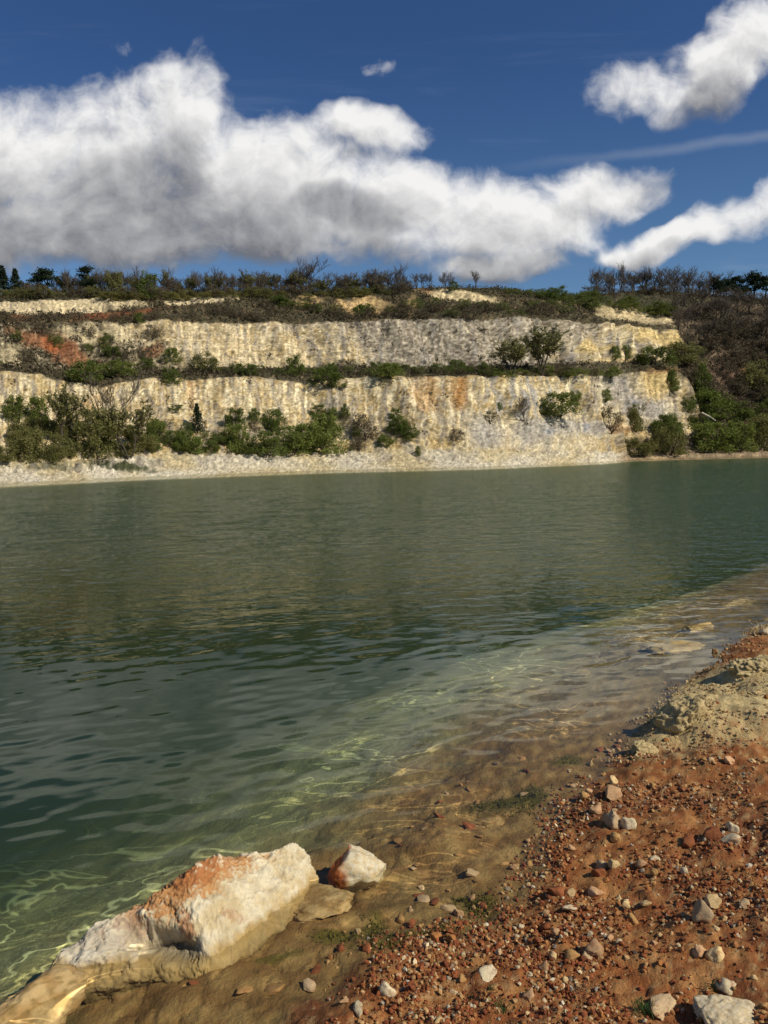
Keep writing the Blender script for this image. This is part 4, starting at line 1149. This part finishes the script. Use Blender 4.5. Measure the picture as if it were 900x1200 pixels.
# ---- large boulder lying in the shallows: lofted cross-sections with a hollow in its near side
def loft_boulder():
    fr = np.array([(34, 1144), (104, 1138), (165, 1128), (205, 1127), (240, 1128), (268, 1113), (300, 1090), (332, 1068), (356, 1046), (371, 1024)], float)
    rg = np.array([(44, 1134), (108, 1088), (150, 1063), (185, 1046), (215, 1024), (243, 1006), (275, 1000), (310, 996), (341, 985), (366, 1000)], float)
    wd = np.array([.06, .12, .15, .17, .22, .24, .22, .20, .16, .10])
    nT, nS = 260, 220
    tt = np.linspace(0, 1, len(fr)); T = np.linspace(0, 1, nT)
    def cub(a):
        o = np.stack([np.interp(T, tt, a[:, k]) for k in range(a.shape[1])], -1)
        k = np.hanning(23); k /= k.sum()
        pad = np.concatenate([np.repeat(o[:1], 11, 0), o, np.repeat(o[-1:], 11, 0)])
        return np.stack([np.convolve(pad[:, j], k, 'valid') for j in range(o.shape[1])], -1)
    frs, rgs, wds = cub(fr), cub(rg), cub(wd[:, None])[:, 0]
    Fp = at_z(frs[:, 0], frs[:, 1], 0.0)
    Rp = at_depth(rgs[:, 0], rgs[:, 1], Fp[:, 1] + wds)
    ax = Fp[-1] - Fp[0]; ax[2] = 0; ax /= np.linalg.norm(ax); bk = np.array((-ax[1], ax[0], 0))
    bk = bk if bk[1] > 0 else -bk
    secs = []
    for i in range(nT):
        f, q, w = Fp[i], Rp[i], wds[i]
        hgt = max(q[2], .02)
        cen = (f + q) / 2; cen[2] = -.05
        poly = np.array([cen + bk * .02 + (0, 0, -.22), f + bk * .02 + (0, 0, -.19), f - bk * .035 + (0, 0, -.055), f * .72 + q * .28 + np.array((0, 0, hgt * .10)) - bk * .01,
                         f * .30 + q * .70 + np.array((0, 0, hgt * .09)), q, q + bk * w * .35 + (0, 0, -hgt * .25), q + bk * w * .7 + (0, 0, -hgt * 1.0), q + bk * w * .75 + (0, 0, -hgt - .16)])
        s = np.linspace(0, 1, len(poly) + 1); pc = np.concatenate([poly, poly[:1]])
        S = np.linspace(0, 1, nS, endpoint=False)
        o = np.stack([np.interp(S, s, pc[:, k]) for k in range(3)], -1)
        k = np.hanning(15); k /= k.sum(); pad = np.concatenate([o[-7:], o, o[:7]])
        secs.append(np.stack([np.convolve(pad[:, j], k, 'valid') for j in range(3)], -1))
    V = np.array(secs)
    # rounded ends
    e = np.clip(np.minimum(T / .05, (1 - T) / .035), 0, 1) ** .5
    c = V.mean(1, keepdims=True); V = c + (V - c) * (.10 + .90 * e)[:, None, None]
    du = np.gradient(V, axis=0); dv = np.roll(V, -1, 1) - np.roll(V, 1, 1)
    N = np.cross(dv, du); N /= np.linalg.norm(N, axis=-1, keepdims=True) + 1e-9
    if ((V - c) * N).sum() < 0: N = -N
    x, y, z = V[..., 0], V[..., 1], V[..., 2]
    bx, by = project(V)
    big = fbm(x * 5, y * 5, z * 5, 3); midn = fbm(x * 16, y * 16, z * 16, 4); pit = np.abs(fbm(x * 34, y * 34, z * 34, 3)); grn = fbm(x * 90, y * 90, z * 90, 2)
    facing = ss(-.05, .25, N @ np.array((0, -.8, .35)))
    rid = np.abs(fbm(x * 8, y * 8, z * 8 + 5, 2))
    d = .020 * big + .012 * midn - .006 * ss(.22, 0, pit) + .0025 * grn - .022 * rid
    crack = ss(.05, 0, np.abs(pn(x * 9 + .4 * midn, y * 9, z * 9 + 3))) * ss(-.1, .3, big)
    d = d - .012 * crack
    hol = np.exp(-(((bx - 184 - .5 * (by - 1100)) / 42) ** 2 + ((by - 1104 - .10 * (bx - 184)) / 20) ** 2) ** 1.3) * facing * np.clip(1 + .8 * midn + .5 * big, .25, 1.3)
    d = d - .10 * hol
    V = V + N * d[..., None]
    col = mix((.56, .44, .245), (.68, .585, .39), ss(-.5, .5, midn))
    col = mix(col, (.40, .34, .24), ss(.15, .02, pit) * .45)
    def bb(cx, cy, rx, ry, a, n=.5):
        cc, s_ = math.cos(R(a)), math.sin(R(a)); dx, dy = bx - cx, by - cy
        return ss(1.5, .6, np.sqrt(((dx * cc + dy * s_) / rx) ** 2 + ((-dx * s_ + dy * cc) / ry) ** 2) + n * (midn + big) + .55 * pit * 2 - .4 + .5 * grn)
    col = mix(col, (.46, .21, .065), .9 * bb(210, 1036, 72, 22, -30))
    col = mix(col, (.36, .13, .042), .75 * bb(232, 1022, 28, 11, -30) + .7 * bb(216, 1082, 7, 17, 0) + .4 * bb(275, 1075, 14, 6, 20))
    col = mix(col, (.45, .42, .36), .5 * bb(110, 1105, 40, 25, -25))
    wetk = ss(.035, .0, z + .012 * midn)
    col = mix(col, (.40, .255, .075), wetk * .8)
    col = mix(col, (.17, .12, .04), ss(-.01, -.09, z) * .8)
    col = mix(col, (.24, .19, .14), hol * .6 * ss(-.2, .3, big + .4))  # shade inside the hollow painted into the rock colour
    i = np.arange(nT * nS).reshape(nT, nS); j = np.roll(i, -1, 1)
    Fc = np.stack([i[:-1], j[:-1], j[1:], i[1:]], -1).reshape(-1, 4)
    V = V.reshape(-1, 3); ncol = col.reshape(-1, 3)
    # close both ends with a fan of quads
    caps = []
    for rr in (i[0], i[-1][::-1]):
        for k in range(nS // 2 - 1): caps.append((rr[k], rr[k + 1], rr[nS - 2 - k], rr[nS - 1 - k]))
    return V, np.concatenate([Fc, np.array(caps)]), ncol


m_boulder = rocky('chalk_boulder', attr=True, vary=.32, scales=(12, 60), bump=((40, .0055), (150, .0018)), rough=.9)
V, Fc, bc = loft_boulder()
bo = link('boulder', mesh_np('boulder', V, Fc, m_boulder, True, bc))
tag(bo, 'large cream and orange chalk boulder lying in the shallow water, with a dark hollow', 'boulder')


def big_rock(name, px_, py_, w, dims, rotz, seed, colfn, label, cat='rock', zoff=0.0, tilt=(0, 0), sub=5, n1=.12, n2=.05, cuts=10, base_z=None, mat=None):
    """w: width in photo px; dims: relative half-axes"""
    p = ground_at(px_, py_) if base_z is None else Vector(at_z(px_, py_, base_z))
    m = (p - CAM).length / F_PX
    V, Fc = rock_shape(seed, sub, cuts, (.5, .9), n1, n2)
    s = w * m / 2
    x, y, z = V.T
    nA = fbm(x * 2.5 + seed, y * 2.5, z * 2.5, 4); nB = fbm(x * 9, y * 9 + seed, z * 9, 3)
    V = V * np.array(dims) * s
    E_ = np.array(Euler((tilt[0], tilt[1], rotz)).to_matrix())
    V = V @ E_.T
    o = link(name, mesh_np(name, V, Fc, mat or m_boulder, True, colfn(V + np.array(p), nA, nB, V / s)))
    o.location = p + Vector((0, 0, zoff))
    tag(o, label, cat)
    return o


def c_small(Pw, a, b, L):
    c = mix((.64, .56, .38), (.58, .43, .22), ss(-.2, .5, b))
    c = mix(c, (.42, .13, .04), ss(.12, -.25, L[:, 0] + .25 * a + .1) * ss(-.35, .0, L[:, 2] + .1 * b))
    return mix(c, (.34, .24, .09), ss(-.05, -.35, L[:, 2] + .1 * a))


def c_slab(Pw, a, b, L): return mix(mix((.34, .22, .085), (.25, .14, .05), ss(-.3, .4, a)), (.10, .10, .02), ss(.2, .6, b) * .6)
def c_tan(Pw, a, b, L): return mix(mix((.50, .345, .15), (.36, .22, .08), ss(-.3, .4, a + .4 * b)), (.14, .11, .03), ss(.25, .6, b) * .5)
def c_yslab(Pw, a, b, L): return mix((.52, .37, .15), (.40, .27, .10), ss(-.3, .4, a + .5 * b))


big_rock('boulder', 416, 1040, 78, (.90, .75, .86), .35, 31, c_small, 'small white boulder with a red patch, beside the large boulder in the water', 'boulder', zoff=.075, tilt=(.1, -.15))
big_rock('flat_rock', 372, 1068, 92, (1.0, .60, .30), .25, 32, c_tan, 'flat brown slab under the shallow water between the two boulders', 'slab', zoff=.025, base_z=-.07, n1=.16, n2=.06, cuts=14)
big_rock('flat_rock', 40, 1192, 112, (1.0, .68, .50), .35, 33, c_tan, 'broad smooth brown slab under water at the bottom left corner', 'slab', zoff=.022, base_z=-.075, n1=.14, n2=.05, cuts=14)
big_rock('flat_rock', 165, 1165, 60, (1.0, .8, .35), .2, 34, c_slab, 'submerged ochre stone just below the large boulder', 'slab', base_z=-.12)
big_rock('flat_rock', 440, 1085, 70, (1.0, .8, .25), .6, 35, c_slab, 'flat submerged stone ringed by algae below the small white boulder', 'slab', base_z=-.07, zoff=-.01)
big_rock('flat_rock', 795, 757, 84, (1.0, .55, .17), .12, 36, c_yslab, 'flat yellow slab just breaking the water near the far outcrop', 'slab', base_z=-.02, zoff=-.035, n1=.2, n2=.07, cuts=16)
big_rock('flat_rock', 822, 733, 44, (1.0, .60, .30), .2, 37, c_yslab, 'smaller yellow rock at the water surface beyond the flat slab', 'slab', base_z=-.02, zoff=-.03, n1=.2, n2=.07, cuts=16)
big_rock('flat_rock', 575, 965, 60, (1.0, .5, .25), .3, 38, c_slab, 'dark mossy submerged stone under the green algae patch', 'slab', base_z=-.06)

m_out = rocky('yellow_earth', attr=True, vary=.45, scales=(10, 45), bump=((26, .012), (90, .005)), rough=.95)
def c_out(Pw, a, b, L):
    c = mix((.54, .415, .20), (.43, .32, .15), ss(-.3, .4, a))
    return mix(c, (.22, .17, .10), ss(.1, .6, b) * .5)
big_rock('outcrop', 803, 852, 70, (.9, .62, .85), -.5, 41, c_out, 'broken dark sided lump of crusted yellow earth at the bank edge', 'outcrop', zoff=.02, tilt=(.10, -.10), sub=6, n1=.20, n2=.09, cuts=14, mat=m_out)
big_rock('outcrop', 893, 782, 70, (1.0, .70, .55), .3, 42, c_out, 'crumbly yellow outcrop farther along the bank at the right edge', 'outcrop', zoff=-.015, sub=6, n1=.24, n2=.14, cuts=14, mat=m_out)
big_rock('outcrop', 752, 882, 34, (1.0, .7, .7), .2, 43, c_out, 'small yellowish lump of earth at the water edge in front of the broken lump', 'outcrop', zoff=.0, n1=.2, n2=.14, mat=m_out)
def c_pale(Pw, a, b, L):
    c = mix((.50, .39, .22), (.60, .50, .33), ss(-.3, .4, b))
    return mix(c, (.42, .24, .10), ss(.0, -.5, L[:, 2] + .2 * a) * .7)
big_rock('boulder', 846, 1190, 76, (1.0, .85, .46), .3, 52, c_pale, 'large pale weathered boulder half buried in red soil at the bottom right corner', 'boulder', zoff=-.012, sub=6, cuts=2, n1=.14, n2=.05)

# ------------------------------------------------------------------ algae in the shallows, grass tufts and a dry weed on the bank
m_alg = leafy('algae', (.10, .085, .010), (.17, .145, .022), .3)
ar = np.random.default_rng(61); pts_ = []
for (cx, cy, rx, ry, n) in [(590, 942, 45, 10, 1100), (625, 935, 25, 12, 500), (560, 1068, 22, 14, 700), (505, 1103, 60, 8, 600), (455, 1118, 50, 7, 500), (438, 1090, 14, 20, 250), (665, 893, 18, 6, 300), (610, 955, 20, 6, 250), (540, 1055, 16, 5, 200), (395, 1100, 30, 8, 200)]:
    a = ar.normal(size=(n, 2)) * .5
    a = a[::3]
    q = at_z(cx + a[:, 0] * rx, cy + a[:, 1] * ry, -.04); q[:, 2] = np.minimum(terrain(q[:, 0], q[:, 1]) + .001 + .005 * ar.random(len(q)), -.004)
    pts_.append(q)
V, Fq = leaves(np.concatenate(pts_), .0055, 6, 2.5, 1.8)
tag(link('algae', mesh_np('algae', V, Fq, m_alg, False)), kind='stuff', label='olive green algae growing on the mud in the shallows')

m_grass = leafy('grass_blades', (.045, .085, .020), (.09, .13, .04), .3)
def tuft(px_, py_, n, hgt, spread_, label, mat=m_grass, name='grass_tuft', cat='grass tuft'):
    p = ground_at(px_, py_); r_ = np.random.default_rng(int(px_)); V, Fc = [], []
    for k in range(n):
        a = r_.uniform(0, 6.28); ln = hgt * r_.uniform(.5, 1.1); o = np.array((r_.normal() * spread_ * .35, r_.normal() * spread_ * .35, -.004))
        d = np.array((math.cos(a), math.sin(a), 0)); sd = np.array((-d[1], d[0], 0)) * .0013
        m1 = o + d * ln * .25 + np.array((0, 0, ln * .6)); t = o + d * ln * .7 + np.array((0, 0, ln * .85))
        b = len(V); V += [o - sd, o + sd, m1 + sd, m1 - sd, t + sd * .2, t - sd * .2]; Fc += [(b, b + 1, b + 2, b + 3), (b + 3, b + 2, b + 4, b + 5)]
    o = link(name, mesh_np(name, V, Fc, mat, False)); o.location = p
    tag(o, label, cat)
tuft(756, 1186, 60, .035, .035, 'small bright green grass tuft beside the flat greyish slab')
tuft(588, 1183, 45, .030, .040, 'dark green grass tuft low on the orange soil near the bottom')
tuft(577, 1160, 22, .020, .022, 'tiny green sprout on the orange soil above the dark tuft')
tuft(837, 1160, 14, .030, .02, 'thin green blades beside the whitish stone with a dark hollow')
tr_, tw, tips = branch_tree(81, .10, .5, 2, .0016, 2, .5, .0006)
V, Fq = tubes(tr_ + tw, 4)
wd_ = link('dry_weed', mesh_np('dry_weed', V, Fq, m_twig)); wd_.location = ground_at(676, 1160); wd_.rotation_euler = (.5, .3, 0)
tag(wd_, 'thin dry brown weed with forked twigs on the red soil', 'weed')

# ------------------------------------------------------------------ render settings
SC.view_settings.view_transform = 'Standard'; SC.view_settings.look = 'None'
SC.view_settings.exposure = 0.0; SC.view_settings.gamma = 1.0; SC.view_settings.use_curve_mapping = False
SC.render.engine = 'CYCLES'
cy_ = SC.cycles
cy_.use_denoising = True; cy_.max_bounces = 10; cy_.diffuse_bounces = 2; cy_.glossy_bounces = 3; cy_.transmission_bounces = 6; cy_.volume_bounces = 1; cy_.transparent_max_bounces = 8
cy_.caustics_reflective = False; cy_.caustics_refractive = False; cy_.blur_glossy = 1.0; cy_.sample_clamp_indirect = 6.0
